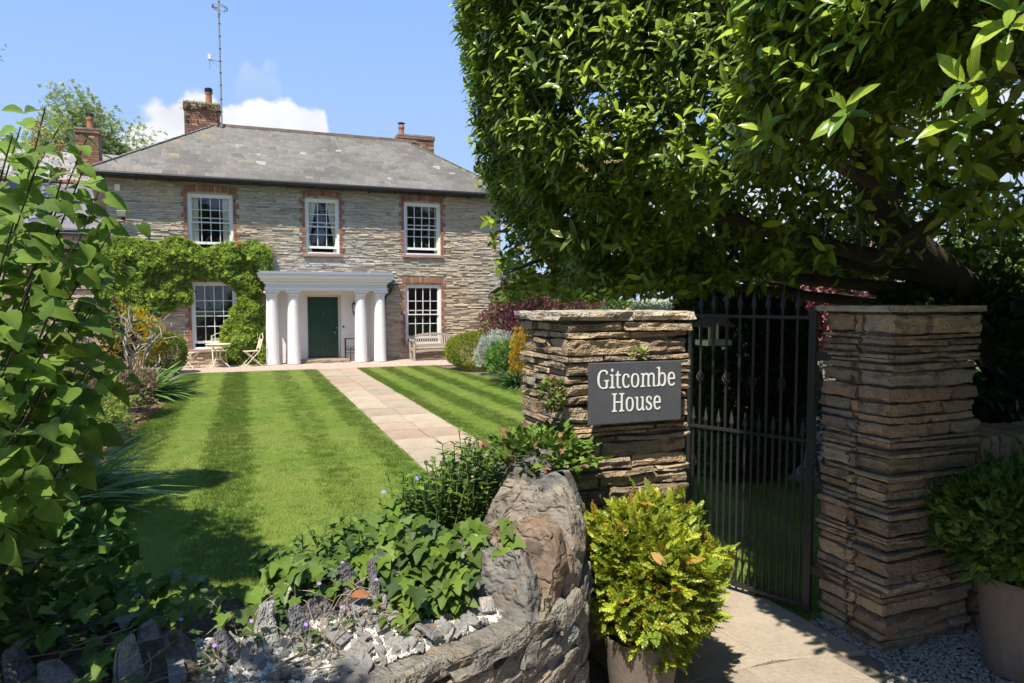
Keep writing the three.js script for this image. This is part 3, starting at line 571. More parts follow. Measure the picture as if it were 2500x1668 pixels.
// ---- porch
const PR = { x0: 0.63, x1: 4.25, zf: -22.08 };
{
  const porch = part('porch', house);
  hobj('porch_wall', (() => {
    const s = new THREE.Shape([[PR.x0 + 0.02, -0.1], [PR.x1 - 0.02, -0.1], [PR.x1 - 0.02, 2.3], [PR.x0 + 0.02, 2.3]].map((p) => new THREE.Vector2(...p)));
    s.holes.push(new THREE.Path([[DOOR.x0, DOOR.y0], [DOOR.x0, DOOR.y1], [DOOR.x1, DOOR.y1], [DOOR.x1, DOOR.y0]].map((p) => new THREE.Vector2(...p))));
    const g = new THREE.ExtrudeGeometry(s, { depth: 0.05, bevelEnabled: false }); g.translate(0, 0, ZF); return g;
  })(), m_render, porch);
  hobj('pilaster', bb(PR.x0 + 0.07, PR.x0 + 0.37, -0.1, 2.26, ZF + 0.05, ZF + 0.17), m_render, porch);
  hobj('pilaster', bb(PR.x1 - 0.37, PR.x1 - 0.07, -0.1, 2.26, ZF + 0.05, ZF + 0.17), m_render, porch);
  hobj('ceiling', bb(PR.x0 + 0.1, PR.x1 - 0.1, 2.3, 2.34, ZF + 0.05, PR.zf - 0.1), m_white, porch);
  // entablature: a moulding carried round three sides
  const prof = [[0, 2.26], [0.012, 2.26], [0.012, 2.32], [0.03, 2.33], [0.03, 2.365], [0.0, 2.37], [0.0, 2.46], [0.03, 2.475], [0.045, 2.5], [0.06, 2.51], [0.06, 2.54], [0.13, 2.56], [0.15, 2.57], [0.15, 2.63], [0.165, 2.64], [0.19, 2.66], [0.215, 2.7], [0.22, 2.72], [0.22, 2.75]];
  const pos = [], nrm = [], uv = [], idx = [];
  for (let k = 0; k < prof.length - 1; k++) {
    const [o0, y0] = prof[k], [o1, y1] = prof[k + 1], loop = (o) => [[PR.x0 - o, ZF + 0.05], [PR.x0 - o, PR.zf + o], [PR.x1 + o, PR.zf + o], [PR.x1 + o, ZF + 0.05]], a = loop(o0), b = loop(o1);
    for (let e = 0; e < 3; e++) { const n = pos.length / 3; for (const [q, y] of [[a[e], y0], [a[e + 1], y0], [b[e + 1], y1], [b[e], y1]]) { pos.push(q[0], y, q[1]); uv.push(q[0] + q[1], y); } idx.push(n, n + 1, n + 2, n, n + 2, n + 3); }
  }
  const eg = new THREE.BufferGeometry(); eg.setAttribute('position', new THREE.Float32BufferAttribute(pos, 3)); eg.setAttribute('uv', new THREE.Float32BufferAttribute(uv, 2)); eg.setIndex(idx);
  const eg2 = eg.toNonIndexed(); eg2.computeVertexNormals();
  hobj('entablature', [eg2, bb(PR.x0 + 0.004, PR.x0 + 0.3, 2.262, 2.74, ZF + 0.05, PR.zf - 0.003), bb(PR.x1 - 0.3, PR.x1 - 0.004, 2.262, 2.74, ZF + 0.05, PR.zf - 0.003), bb(PR.x0 + 0.302, PR.x1 - 0.302, 2.263, 2.738, PR.zf - 0.3, PR.zf - 0.004), bb(PR.x0 - 0.2, PR.x1 + 0.2, 2.7, 2.745, ZF + 0.05, PR.zf + 0.2)], m_white, porch);
  for (let x = PR.x0 + 0.03; x < PR.x1; x += 0.06) hobj('dentil', bb(x, x + 0.034, 2.508, 2.54, PR.zf + 0.05, PR.zf + 0.085), m_white, porch);
  hobj('lead_roof', [bb(PR.x0 - 0.235, PR.x1 + 0.235, 2.75, 2.79, ZF + 0.03, PR.zf + 0.235), bb(PR.x0 - 0.17, PR.x1 + 0.17, 2.79, 2.84, ZF + 0.03, PR.zf + 0.16)], m_lead, porch);
  hobj('box_gutter', [bb(PR.x1 + 0.2, PR.x1 + 0.5, 2.38, 2.5, ZF + 0.04, ZF + 0.22), bb(PR.x1 + 0.16, PR.x1 + 0.54, 2.5, 2.54, ZF + 0.03, ZF + 0.24), bb(PR.x1 + 0.1, PR.x1 + 0.42, 2.6, 2.65, ZF + 0.04, ZF + 0.2)], M('dark grey plastic', [0.06, 0.063, 0.07], { roughness: 0.5 }), porch);
  hobj('downpipe', tube([[PR.x1 + 0.3, 2.4, ZF + 0.12], [PR.x1 + 0.28, 2.25, ZF + 0.12], [PR.x1 + 0.12, 2.1, ZF + 0.1], [PR.x1 + 0.08, 1.9, ZF + 0.1], [PR.x1 + 0.08, 0, ZF + 0.1]], 0.035, 0.035, 24, 8), m_black, porch);
  const colG = () => { const g = lathe([[0.0, 0], [0.196, 0], [0.196, 0.04], [0.19, 0.3], [0.186, 0.7], [0.177, 1.2], [0.161, 1.8], [0.152, 2.06], [0.168, 2.075], [0.168, 2.095], [0.156, 2.1], [0.16, 2.12], [0.19, 2.16], [0.205, 2.19], [0, 2.19]], 28); const P = g.attributes.position; for (let i = 0; i < P.count; i++) { const y = P.getY(i), x = P.getX(i), z = P.getZ(i), k = 1 + (y > 0.02 && y < 2.05 ? 0.012 * vn(x * 9, y * 6, z * 9) : 0); P.setX(i, x * k); P.setZ(i, z * k); } g.computeVertexNormals(); return g; };
  seed(7);
  for (const x of [0.8, 1.42, 3.45, 4.06]) {
    const c = obj('column', loc(colG().translate(x, 0, PR.zf - 0.22)), m_render, porch);
    hobj('abacus', bb(x - 0.225, x + 0.225, 2.19, 2.257, PR.zf - 0.445, PR.zf + 0.005), m_white, c);
  }
}
// ---- front door
{
  const zD = ZF - 0.14, d = hobj('door', bb(DOOR.x0 + 0.06, DOOR.x1 - 0.06, 0.15, 2.08, zD - 0.045, zD), m_green);
  d.userData.label = 'dark green panelled front door';
  hobj('door_frame', [bb(DOOR.x0, DOOR.x0 + 0.058, 0.12, 2.14, zD - 0.05, zD + 0.03), bb(DOOR.x1 - 0.058, DOOR.x1, 0.12, 2.14, zD - 0.05, zD + 0.03), bb(DOOR.x0 + 0.06, DOOR.x1 - 0.06, 2.082, 2.138, zD - 0.05, zD + 0.03)], m_white, d);
  const w = (DOOR.x1 - DOOR.x0 - 0.12), c0 = DOOR.x0 + 0.06;
  for (const [ya, yb] of [[0.3, 0.82], [1.02, 1.7], [1.82, 1.99]]) for (let k = 0; k < 3; k++) {
    const xa = c0 + 0.09 + k * (w - 0.1) / 3, xb = xa + (w - 0.1) / 3 - 0.09, f = 0.022;
    hobj('door_panel', [bb(xa, xb, ya, ya + f, zD, zD + 0.022), bb(xa, xb, yb - f, yb, zD, zD + 0.022), bb(xa, xa + f, ya + f, yb - f, zD, zD + 0.022), bb(xb - f, xb, ya + f, yb - f, zD, zD + 0.022), bb(xa + 0.05, xb - 0.05, ya + 0.05, yb - 0.05, zD, zD + 0.016)], m_green, d);
  }
  hobj('door_knob', new THREE.SphereGeometry(0.033, 14, 10).translate(DOOR.x1 - 0.17, 0.93, zD + 0.05), m_brass, d);
  hobj('lock', rod([DOOR.x1 - 0.11, 1.08, zD], [DOOR.x1 - 0.11, 1.08, zD + 0.02], 0.022, 12), m_brass, d);
  hobj('knocker', [tube([[0, 1.6, zD + 0.02], [0.012, 1.55, zD + 0.035], [0, 1.48, zD + 0.03], [-0.01, 1.42, zD + 0.03]].map(([x, y, z]) => [x + 2.385, y, z]), 0.012, 0.016, 10, 8), new THREE.SphereGeometry(0.02, 10, 8).translate(2.385, 1.62, zD + 0.02)], M('aged copper', [0.35, 0.12, 0.05], { roughness: 0.4, metalness: 0.8 }), d);
  hobj('doorbell', rod([3.0, 1.12, ZF + 0.05], [3.0, 1.12, ZF + 0.075], 0.03, 14), m_black);
  seed(12);
  for (const [x, wd] of [[2.05, 0.85], [2.8, 0.68]]) obj('doorstep', loc(tint(rock(wd, 0.13, 0.6, { amp: 0.012, nx: 14, nz: 10 }).translate(x, 0.045, -22.72), 0.4, 0.32, 0.22)), m_stone, house);
}
// ---- lower wing to the left of the house, and the taller range behind it
{
  const w = thing('house_wing', 'lower side wing with purple slate roof left of the main house, behind the lilac', 'house wing', [-6.3, 0, -25.6]);
  const L = (g) => g.translate(6.3, 0, 25.6);
  seed(601);
  const wall = obj('wall', L(merge([bb(-10.5, -3.66, -0.2, 4.02, -27.6, -24.0)])), M('wing wall mortar', [0.5, 0.43, 0.34], { map: re(T_rockC, 0.8), bumpMap: re(T_rockB, 1, 1), bumpScale: 0.02 }), w);
  const st = [];
  for (let y = 2.3; y < 3.95;) { const h = rr(0.06, 0.13); for (let x = -7.5; x < -3.7;) { const l = rr(0.2, 0.6), k = rr(0.8, 1.15); st.push(tint(rock(Math.min(l, -3.68 - x) - 0.012, h - 0.01, 0.12, { nx: 3, ny: 1, nz: 1, amp: 0.01 }).translate(x + l / 2, y + h / 2, -23.98), 0.56 * k, 0.46 * k, 0.35 * k)); x += l; } y += h; }
  st.slice(0, 300).forEach((g) => obj('stone', L(fix(g)), m_farstone, wall));
  const roof = part('roof', w), rows = 15, A = [-24, 4.02], B = [-26.4, 5.72];   // z, y of eave and ridge
  const sl = Math.hypot(B[0] - A[0], B[1] - A[1]) + 0.25, ang = Math.atan2(B[1] - A[1], A[0] - B[0]);
  const deck = bx(7, 0.06, sl, 0, 0, 0); deck.translate(0, 0, -sl / 2 + 0.25); deck.rotateX(ang); deck.translate(-7.2, 4.0, -24); const deck2 = bx(7, 0.06, sl, 0, 0, 0); deck2.translate(0, 0, sl / 2 - 0.25); deck2.rotateX(-ang); deck2.translate(-7.2, 4.0, -28.8);
  obj('roof_deck', L(merge([tint(deck, 0.15, 0.15, 0.17), tint(deck2, 0.15, 0.15, 0.17)])), m_slate, roof);
  const far = [], near = [];
  for (let r = 0; r < rows; r++) for (let x = -10.6 - rnd() * 0.2; x < -4.2;) { const wd = 0.26, g = bx(wd - 0.006, 0.012, 0.32); g.rotateX(0.03); g.translate(0, 0.055, -(r / rows * (sl - 0.1) - 0.24 + 0.16)); g.rotateX(ang); g.translate(x + wd / 2, 4.0, -24); const k = rr(0.8, 1.2); (x > -7.6 ? near : far).push(tint(g, 0.2 * k, 0.19 * k, 0.215 * k)); x += wd; }
  near.slice(0, 299).forEach((g) => obj('slate', L(fix(g)), m_slate, roof)); obj('slates', L(merge(far.concat(near.slice(299)))), m_slate, roof).userData.kind = 'stuff';
  for (let x = -10.6; x < -4.3; x += 0.45) obj('ridge_tile', L(tint(bx(0.445, 0.08, 0.22, x + 0.22, 5.8, -26.4), 0.42, 0.18, 0.1)), m_slate, roof);
  obj('gutter', L(rod([-10.6, 4.0, -23.72], [-3.8, 4.0, -23.72], 0.06, 10)), m_black, roof);
  // gable parapet against the main house
  obj('gable_coping', L(merge([tint(bx(0.3, 0.5, 2.6, -4.02, 4.95, -25.2, 0, -0.61), 0.5, 0.42, 0.33)])), m_farstone, w);
  // rear range with its own slope and chimney
  const rr2 = part('rear_roof', w); const dk = bx(4.2, 0.08, 3.4); dk.rotateX(0.6); dk.translate(-5.9, 6.35, -28.4); obj('roof_deck', L(tint(dk, 0.3, 0.29, 0.27)), m_slate, rr2);
  const sl2 = []; for (let r = 0; r < 14; r++) for (let x = -7.95; x < -3.85; x += 0.3) { const k = rr(0.7, 1.2), g = bx(0.29, 0.014, 0.34); g.rotateX(0.04); g.translate(0, 0.06, 1.55 - r * 0.235); g.rotateX(0.6); g.translate(x + (r & 1) * 0.15, 6.35, -28.4); sl2.push(tint(g, 0.33 * k, 0.32 * k, 0.3 * k)); }
  sl2.forEach((g) => obj('slate', L(fix(g)), m_slate, rr2));
  obj('rear_wall', L(bb(-7.8, -3.9, 0, 5.3, -29.5, -27.2)), m_mortar, w);
  chimney(-5.08, -4.4, 6.2, 7.66, -27.6, -27.0, 521, 0.2, [[-4.68, 0.42, 'cage']], 'brick chimney above the left wing', w, L);
}
// ================================================================= THINGS ON AND BY THE HOUSE
{
  const t = thing('antenna_mast', 'tall thin aerial mast beside the left chimney on the slate roof', 'antenna', [-0.55, 7.75, -25.62]);
  obj('mast', rod([0, 0, 0], [-0.02, 5.6, 0], 0.028, 8), m_galv, t);
  for (let y = 0.5; y < 5.4; y += rr(0.3, 0.5)) obj('cable_tie', rod([0, y, 0], [0, y + 0.03, 0], 0.037, 8), m_black, t);
  const ring = new THREE.TorusGeometry(0.24, 0.012, 6, 28); ring.rotateX(Math.PI / 2); ring.rotateZ(-0.12); ring.translate(0.02, 3.9, 0);
  obj('loop_aerial', merge([ring, ring.clone().translate(0, 0.05, 0), rod([-0.2, 3.92, 0], [0, 3.92, 0], 0.02, 6), rod([-0.2, 3.9, 0.03], [-0.2, 3.97, 0.03], 0.04, 8)]), m_galv, t);
  obj('receiver_box', bb(-0.38, -0.29, 2.2, 2.36, -0.05, 0.05), m_white, t);
  obj('bracket', merge([rod([0, 2.16, 0], [-0.34, 2.2, 0], 0.014, 6), rod([0, 2.5, 0], [-0.28, 2.3, 0], 0.006, 5), rod([0, 1.95, 0], [-0.28, 2.18, 0], 0.006, 5), rod([-0.32, 2.2, 0], [-0.32, 1.9, 0], 0.012, 6)]), m_galv, t);
  obj('stay', tube([[0, 0.55, 0], [-0.2, 0.5, 0.05], [-0.26, 0.3, 0.05], [-0.1, 0.15, 0.02], [0, 0.15, 0]], 0.016, 0.016, 16, 6), m_iron, t);
  obj('top_aerial', merge([bar([0.05, 5.7, 0], [0.3, 5.28, 0.04], 0.04, 0.02), bar([-0.02, 5.5, 0], [0.1, 5.66, 0], 0.02, 0.02)]), m_galv, t);
}
{
  const t = thing('floodlight', 'small black floodlight on the upper left of the house wall', 'floodlight', [-3.2, 4.42, ZF]);
  obj('lamp_body', bx(0.26, 0.17, 0.12, 0, 0.03, 0.2, 0, 0.35), m_galv, t); obj('lamp_glass', bx(0.22, 0.11, 0.012, 0, 0.01, 0.265, 0, 0.35), M('frosted glass', [0.55, 0.5, 0.35], { roughness: 0.3 }), t);
  obj('arm', merge([rod([0, -0.08, 0], [0, -0.06, 0.18], 0.018), bx(0.09, 0.09, 0.03, 0, -0.08, 0.03)]), m_black, t);
}
tag(obj('alarm_box', bb(-3.38, -3.24, 5.12, 5.3, ZF, ZF + 0.09), m_white), 'small white box under the eaves at the left end of the house', 'alarm box');
{
  const t = thing('wall_lantern', 'black wall lantern beside the green front door', 'lantern', [3.33, 1.72, ZF + 0.05]);
  obj('lantern_cage', merge([0, 1, 2, 3].map((k) => { const a = k * 1.571 + 0.785; return rod([0.05 * Math.cos(a), -0.14, 0.13 + 0.05 * Math.sin(a)], [0.08 * Math.cos(a), 0.1, 0.13 + 0.08 * Math.sin(a)], 0.007, 5); }).concat([new THREE.ConeGeometry(0.11, 0.1, 4).rotateY(0.785).translate(0, 0.16, 0.13), new THREE.ConeGeometry(0.05, 0.06, 4).rotateX(Math.PI).rotateY(0.785).translate(0, -0.17, 0.13), new THREE.SphereGeometry(0.02, 8, 6).translate(0, 0.23, 0.13)])), m_black, t);
  obj('lantern_glass', new THREE.CylinderGeometry(0.075, 0.05, 0.22, 4).rotateY(0.785).translate(0, -0.02, 0.13), m_glass, t);
  obj('bracket', tube([[0, -0.1, 0], [0, -0.22, 0.05], [0, -0.26, 0.13], [0, -0.2, 0.13]], 0.01, 0.01, 12, 6), m_black, t);
}
{
  const t = thing('boot_rack', 'black wrought iron rack with scrolls beside the front door', 'boot rack', [3.24, 0.02, -22.75]), r = 0.013;
  obj('rack_frame', merge([rod([-0.2, 0, 0], [-0.2, 0.72, 0], r + 0.004), rod([0.24, 0, 0], [0.24, 0.72, 0], r + 0.004), rod([-0.2, 0.72, 0], [0.24, 0.72, 0], r + 0.004), rod([-0.2, 0.72, 0], [-0.2, 0.72, -0.16], r), rod([-0.2, 0, -0.16], [-0.2, 0.72, -0.16], r), rod([-0.2, 0.36, 0], [0.24, 0.36, 0], r), rod([-0.2, 0.26, 0], [0.24, 0.26, 0], r)]), m_iron, t);
  for (const x of [-0.05, 0.1]) obj('upright', rod([x, 0, 0], [x, 0.43, 0], r), m_iron, t);
  for (const x of [-0.13, 0.02, 0.17]) obj('scroll', new THREE.TorusGeometry(0.045, 0.009, 6, 16).translate(x, 0.41, 0), m_iron, t);
}
// ---- slatted bench with a curved back
{
  const t = thing('garden_bench', 'weathered grey wooden slatted bench under the lower right window', 'bench', [5.92, 0, -22.35]), w = 0.8;
  const crest = (x) => 0.86 - 0.12 * Math.pow(x / w, 2);
  const arc = (f, h, d, z, n = 14) => merge(Array.from({ length: n }, (_, i) => { const xa = lerp(-w, w, i / n), xb = lerp(-w, w, (i + 1) / n); return bar([xa, f(xa), z], [xb, f(xb), z], h, d).toNonIndexed(); }));
  for (const s of [-1, 1]) {
    obj('leg', bb(s * w - 0.035, s * w + 0.035, 0, 0.64, 0.2, 0.27), m_wood, t);
    obj('leg', bx(0.06, 0.82, 0.06, s * w, 0.4, -0.3, 0, -0.14), m_wood, t);
    obj('arm', bx(0.075, 0.04, 0.6, s * w, 0.66, 0.0), m_wood, t);
    obj('side_rail', bx(0.04, 0.09, 0.5, s * w, 0.36, 0), m_wood, t);
  }
  for (let k = 0; k < 6; k++) obj('seat_slat', bx(2 * w - 0.08, 0.025, 0.065, 0, 0.42, 0.23 - k * 0.082), m_wood, t);
  obj('crest_rail', arc((x) => crest(x), 0.075, 0.045, -0.35), m_wood, t);
  obj('lower_rail', arc((x) => 0.5 - 0.04 * (1 - (x / w) ** 2), 0.06, 0.04, -0.28), m_wood, t);
  for (let k = 0; k < 21; k++) { const x = lerp(-w + 0.06, w - 0.06, k / 20); obj('back_slat', bar([x, 0.5, -0.28], [x, crest(x) - 0.03, -0.345], 0.035, 0.02), m_wood, t); }
  obj('apron', arc((x) => 0.36 - 0.05 * (x / w) ** 2, 0.085, 0.03, 0.235), m_wood, t);
}
// ---- cream folding furniture
function bistroChair(name, label, x, z, turn) {
  const t = thing(name, label, 'chair', [x, 0.01, z], turn, 'cream folding bistro chairs by the lower left window'), r = 0.011;
  for (const s of [-0.19, 0.19]) {
    obj('leg', tube([[s, 0, 0.24], [s, 0.24, 0.02], [s, 0.46, -0.18], [s, 0.62, -0.23], [s, 0.9, -0.3]], r + 0.003, r + 0.003, 10, 6), m_cream, t);
    obj('leg', rod([s * 0.9, 0, -0.26], [s * 0.9, 0.44, 0.19], r + 0.003), m_cream, t);
  }
  for (let k = 0; k < 7; k++) obj('seat_slat', bx(0.4, 0.014, 0.042, 0, 0.45, 0.2 - k * 0.062), m_cream, t);
  obj('stretcher', merge([rod([-0.19, 0.06, 0.2], [0.19, 0.06, 0.2], r), rod([-0.17, 0.06, -0.2], [0.17, 0.06, -0.2], r)]), m_cream, t);
  obj('back_rail', merge([tube([[-0.19, 0.86, -0.29], [-0.1, 0.93, -0.3], [0, 0.96, -0.31], [0.1, 0.93, -0.3], [0.19, 0.86, -0.29]], r, r, 12, 6), rod([-0.19, 0.8, -0.275], [0.19, 0.8, -0.275], r), rod([-0.19, 0.53, -0.2], [0.19, 0.53, -0.2], r)]), m_cream, t);
  const lat = []; for (let k = -3; k <= 3; k++) { lat.push(rod([k * 0.055 - 0.06, 0.53, -0.2], [k * 0.055 + 0.06, 0.8, -0.275], 0.005, 5)); lat.push(rod([k * 0.055 + 0.06, 0.53, -0.2], [k * 0.055 - 0.06, 0.8, -0.275], 0.005, 5)); }
  obj('back_lattice', merge(lat), m_cream, t); return t;
}
bistroChair('folding_chair', 'cream folding chair turned sideways right of the bistro table', 0.2, -22.15, -1.35);
bistroChair('folding_chair', 'cream folding chair behind the bistro table, under the window', -0.7, -22.6, 0.1);
bistroChair('folding_chair', 'cream folding chair at the left end, half hidden by the clipped green bush', -1.5, -22.15, 1.1);
{
  const t = thing('bistro_table', 'cream round metal table with curved legs before the lower left window', 'table', [-0.72, 0.0, -22.05]);
  obj('table_top', lathe([[0, 0.683], [0.34, 0.683], [0.35, 0.69], [0.35, 0.695], [0.34, 0.7], [0, 0.7]], 32), m_cream, t);
  const ap = []; for (let k = 0; k < 44; k++) { const a = k / 44 * 6.283; ap.push(new THREE.TorusGeometry(0.03, 0.005, 4, 10).rotateY(-a + 1.571).translate(0.33 * Math.cos(a), 0.65, 0.33 * Math.sin(a))); }
  obj('table_apron', merge(ap), m_cream, t);
  for (let k = 0; k < 4; k++) { const a = k * 1.571 + 0.6, c = Math.cos(a), s = Math.sin(a); obj('leg', tube([[c * 0.38, 0, s * 0.38], [c * 0.34, 0.06, s * 0.34], [c * 0.16, 0.2, s * 0.16], [c * 0.06, 0.4, s * 0.06], [c * 0.2, 0.6, s * 0.2], [c * 0.3, 0.68, s * 0.3]], 0.013, 0.013, 18, 6), m_cream, t); }
  obj('table_ring', new THREE.TorusGeometry(0.09, 0.01, 6, 18).rotateX(1.571).translate(0, 0.3, 0), m_cream, t);
}
// ---- climber on the wall
const mixc = (a, b, t) => [lerp(a[0], b[0], t), lerp(a[1], b[1], t), lerp(a[2], b[2], t)];
const sc = (c, k) => [c[0] * k, c[1] * k, c[2] * k];
const m_leafA = leafM('garden leaf', white3, { map: T_leaf });
const m_leafG = leafM('glossy leaf', white3, { map: T_leaf, roughness: 0.55, specularIntensity: 0.45, clearcoat: 0.12, clearcoatRoughness: 0.35 });
const G_spray = sprayGeo(L_simple, 7, 0.9, 0.42), G_sprayR = sprayGeo(L_round, 6, 0.9, 0.36);
{
  const t = thing('climbing_wisteria', 'bright green leafy climber covering the left house wall round the lower window', 'climber', [-1.4, 0, ZF]);
  const inside = (x, y) => {                                            // how deep inside the plant, in metres
    const lob = 0.22 * fbm(x * 1.7, y * 1.7, 6) + 0.07 * fbm(x * 6, y * 6, 1);
    const top = Math.min(3.78 - 0.25 * sstep(0.2, 0.75, x) - 0.35 * sstep(-3.3, -3.75, x) - 0.16 * Math.exp(-(((x + 0.85) / 0.45) ** 2)) * 1.6, 9);
    const band = Math.min(top - y, y - (2.62 - 0.35 * sstep(-1.3, -2.2, x)), 0.78 - x, x + 3.8);
    const left = Math.min(y - (1.35 + 0.5 * sstep(-3, -1.6, x)), 3 - y, -1.35 - x - 0.05 * y, x + 3.8);
    const right = Math.min(3 - y, y + 0.1, 0.62 - 0.02 * y - x, x - (-0.5 + 0.55 * sstep(0.6, 2.3, y) * sstep(2.9, 2.0, y) - 0.15));
    const low = Math.min(0.75 - y + 0.15, y + 0.1, 0.6 - x, x + 0.4);
    return Math.max(band, left, right, low) + lob;
  };
  const L = []; seed(701);
  const pale = [0.58, 0.68, 0.08], deep = [0.13, 0.22, 0.03], mid = [0.28, 0.42, 0.045];
  for (let i = 0; i < 42000; i++) {
    const x = rr(-3.85, 0.95), y = rr(0, 4.1), d = inside(x, y);
    if (d < 0) continue;
    const bulge = 0.06 + Math.min(0.62, Math.sqrt(Math.max(d, 0)) * 0.62) * (0.7 + 0.8 * fbm(x * 3, y * 3, 9)), f = Math.pow(rnd(), 0.45), z = ZF + 0.05 + bulge * f;
    if (y < 0.05 && f < 0.3) continue;
    const n = V(rr(-0.5, 0.5) + 0.3 * vn(x * 4, y * 4), rr(-0.2, 0.8), 1), a = V(rr(-0.8, 0.8), rr(-0.9, 0.25), rr(0.1, 0.8));
    const c = mixc(mixc(deep, mid, rnd()), pale, rnd() * rnd());
    L.push([V(x + 1.4, y, z - ZF), a, n, rr(0.13, 0.23), sc(c, rr(0.7, 1.3))]);
  }
  leaves('foliage', G_spray, leafM('wisteria leaf', white3, { map: T_leaf, roughness: 0.7 }), L, t);
  const st = []; for (let k = 0; k < 7; k++) { const x0 = rr(-0.1, 0.4); st.push(tube([[x0, 0, 0.12], [x0 + rr(-0.1, 0.1), 1, 0.12], [x0 + rr(-0.2, 0.1), 2, 0.14], [x0 - 0.3 - k * 0.2, 2.8 + rr(0, 0.5), 0.15], [-0.9 - k * 0.25, 3 + rr(-0.3, 0.5), 0.15]].map(([a, b, c]) => [a + 1.4, b, c]), 0.03, 0.01, 20, 6)); }
  for (let k = 0; k < 10; k++) { const x = rr(-3.4, 0.5), y = x > -0.2 ? rr(3.2, 3.5) : rr(3.4, 3.7); st.push(tube([[x, y, 0.3], [x + rr(-0.1, 0.1), y + 0.2, 0.4], [x + rr(-0.25, 0.25), y + 0.38, 0.42]].map(([a, b, c]) => [a + 1.4, b, c]), 0.008, 0.004, 6, 5)); }
  obj('stem', merge(st), m_twig, t);
}
{
  const t = thing('rose_bloom', 'single red rose at the top of the climber under the upper left window', 'flower', [-0.13, 3.62, ZF + 0.55]), m = M('red petal', [0.6, 0.04, 0.025], { side: THREE.DoubleSide, roughness: 0.7 });
  seed(5); for (let k = 0; k < 14; k++) { const a = k * 2.4, r = 0.012 + 0.0035 * k, g = new THREE.SphereGeometry(0.035, 8, 6, 0, 2.2, 0.5, 1.4); g.rotateY(a); g.translate(r * Math.cos(a), 0.004 * (14 - k), r * Math.sin(a)); g.rotateX(0.8); obj('petal', g, m, t); }
  obj('stem', tube([[0, 0, 0], [0.02, -0.12, -0.1], [0.05, -0.25, -0.3]], 0.006, 0.006, 6, 5), m_green_stem, t);
}
// ================================================================= PLANTS OF THE BORDERS
// rounded or irregular shrub: leaves in a lumpy shell round the centre
function shrub(name, label, cat, p, [rx, ry, rz], o) {
  const { n = 3000, geo = G_spray, mat = m_leafA, size = [0.06, 0.1], cols = [[0.06, 0.13, 0.02], [0.14, 0.25, 0.04]], lump = 0.18, freq = 2.2, shell = 0.35, up = 0.3, sd = 1, group, pow = 2, droop = 0, stems = 5, base = 0, sub = 0, jit = 0.6 } = o;
  const t = thing(name, label, cat, p, 0, group), L = []; seed(sd);
  for (let i = 0; i < n; i++) {
    const d = V(gau(), gau(), gau()).normalize(); if (d.y < -0.55 && base === 0) continue;
    const k = Math.pow(Math.pow(Math.abs(d.x), pow) + Math.pow(Math.abs(d.y), pow) + Math.pow(Math.abs(d.z), pow), -1 / pow);
    const l = 1 + lump * 2 * fbm(d.x * freq + sd, d.y * freq, d.z * freq + sd, 3), f = 1 - shell * Math.pow(rnd(), 1.6);
    const q = V(d.x * rx * k * l * f, ry + d.y * ry * k * l * f, d.z * rz * k * l * f); if (q.y < 0.01) continue;
    const a = d.clone().multiplyScalar(0.8).add(V(gau() * jit, up + gau() * jit * 0.85 - droop, gau() * jit)), nn = d.clone().multiplyScalar(0.6).add(V(gau() * 0.5, 0.9, gau() * 0.5));
    const c = mixc(cols[0], cols[1], rnd());
    L.push([q, a, nn, rr(...size), sc(rnd() < sub && cols[2] ? cols[2] : c, rr(0.8, 1.2))]);
  }
  leaves('foliage', geo, mat, L, t);
  const st = []; for (let k = 0; k < stems; k++) { const a = k * 2.4, r = 0.55; st.push(tube([[0.03 * Math.cos(a), 0, 0.03 * Math.sin(a)], [rx * r * 0.5 * Math.cos(a), ry * 0.7, rz * r * 0.5 * Math.sin(a)], [rx * r * Math.cos(a), ry * 1.4, rz * r * Math.sin(a)]], 0.018, 0.006, 8, 5)); }
  if (st.length) obj('stem', merge(st), m_twig, t);
  return t;
}
function straps(name, label, cat, p, o) {                 // arching strap leaves in a clump
  const { n = 80, len = [0.4, 0.7], w = 1, cols = [[0.05, 0.12, 0.02], [0.12, 0.22, 0.04]], r = 0.2, sd = 1, single = 0, tilt = [0.35, 1.3] } = o;
  const t = thing(name, label, cat, p), L = []; seed(sd);
  for (let i = 0; i < n; i++) { const a = rr(0, 6.283), e = rr(...tilt), R = r * Math.sqrt(rnd()), d = V(Math.cos(a) * Math.cos(e), Math.sin(e), Math.sin(a) * Math.cos(e)), s = rr(...len); L.push([V(R * Math.cos(a + 0.4), 0, R * Math.sin(a + 0.4)), d, V(-Math.cos(a) * Math.sin(e), Math.cos(e), -Math.sin(a) * Math.sin(e)).add(V(gau() * 0.25, 0, gau() * 0.25)), [s * w, s, s], sc(mixc(...cols, rnd()), rr(0.85, 1.15))]); }
  if (single) singles('leaf', L_strap, cols.map((c, i) => leafM('strap leaf', c, { roughness: 0.5, specularIntensity: 0.5 })), L, t); else leaves('leaf_blades', L_strap, leafM('strap leaf', white3, { roughness: 0.55 }), L, t);
  return t;
}
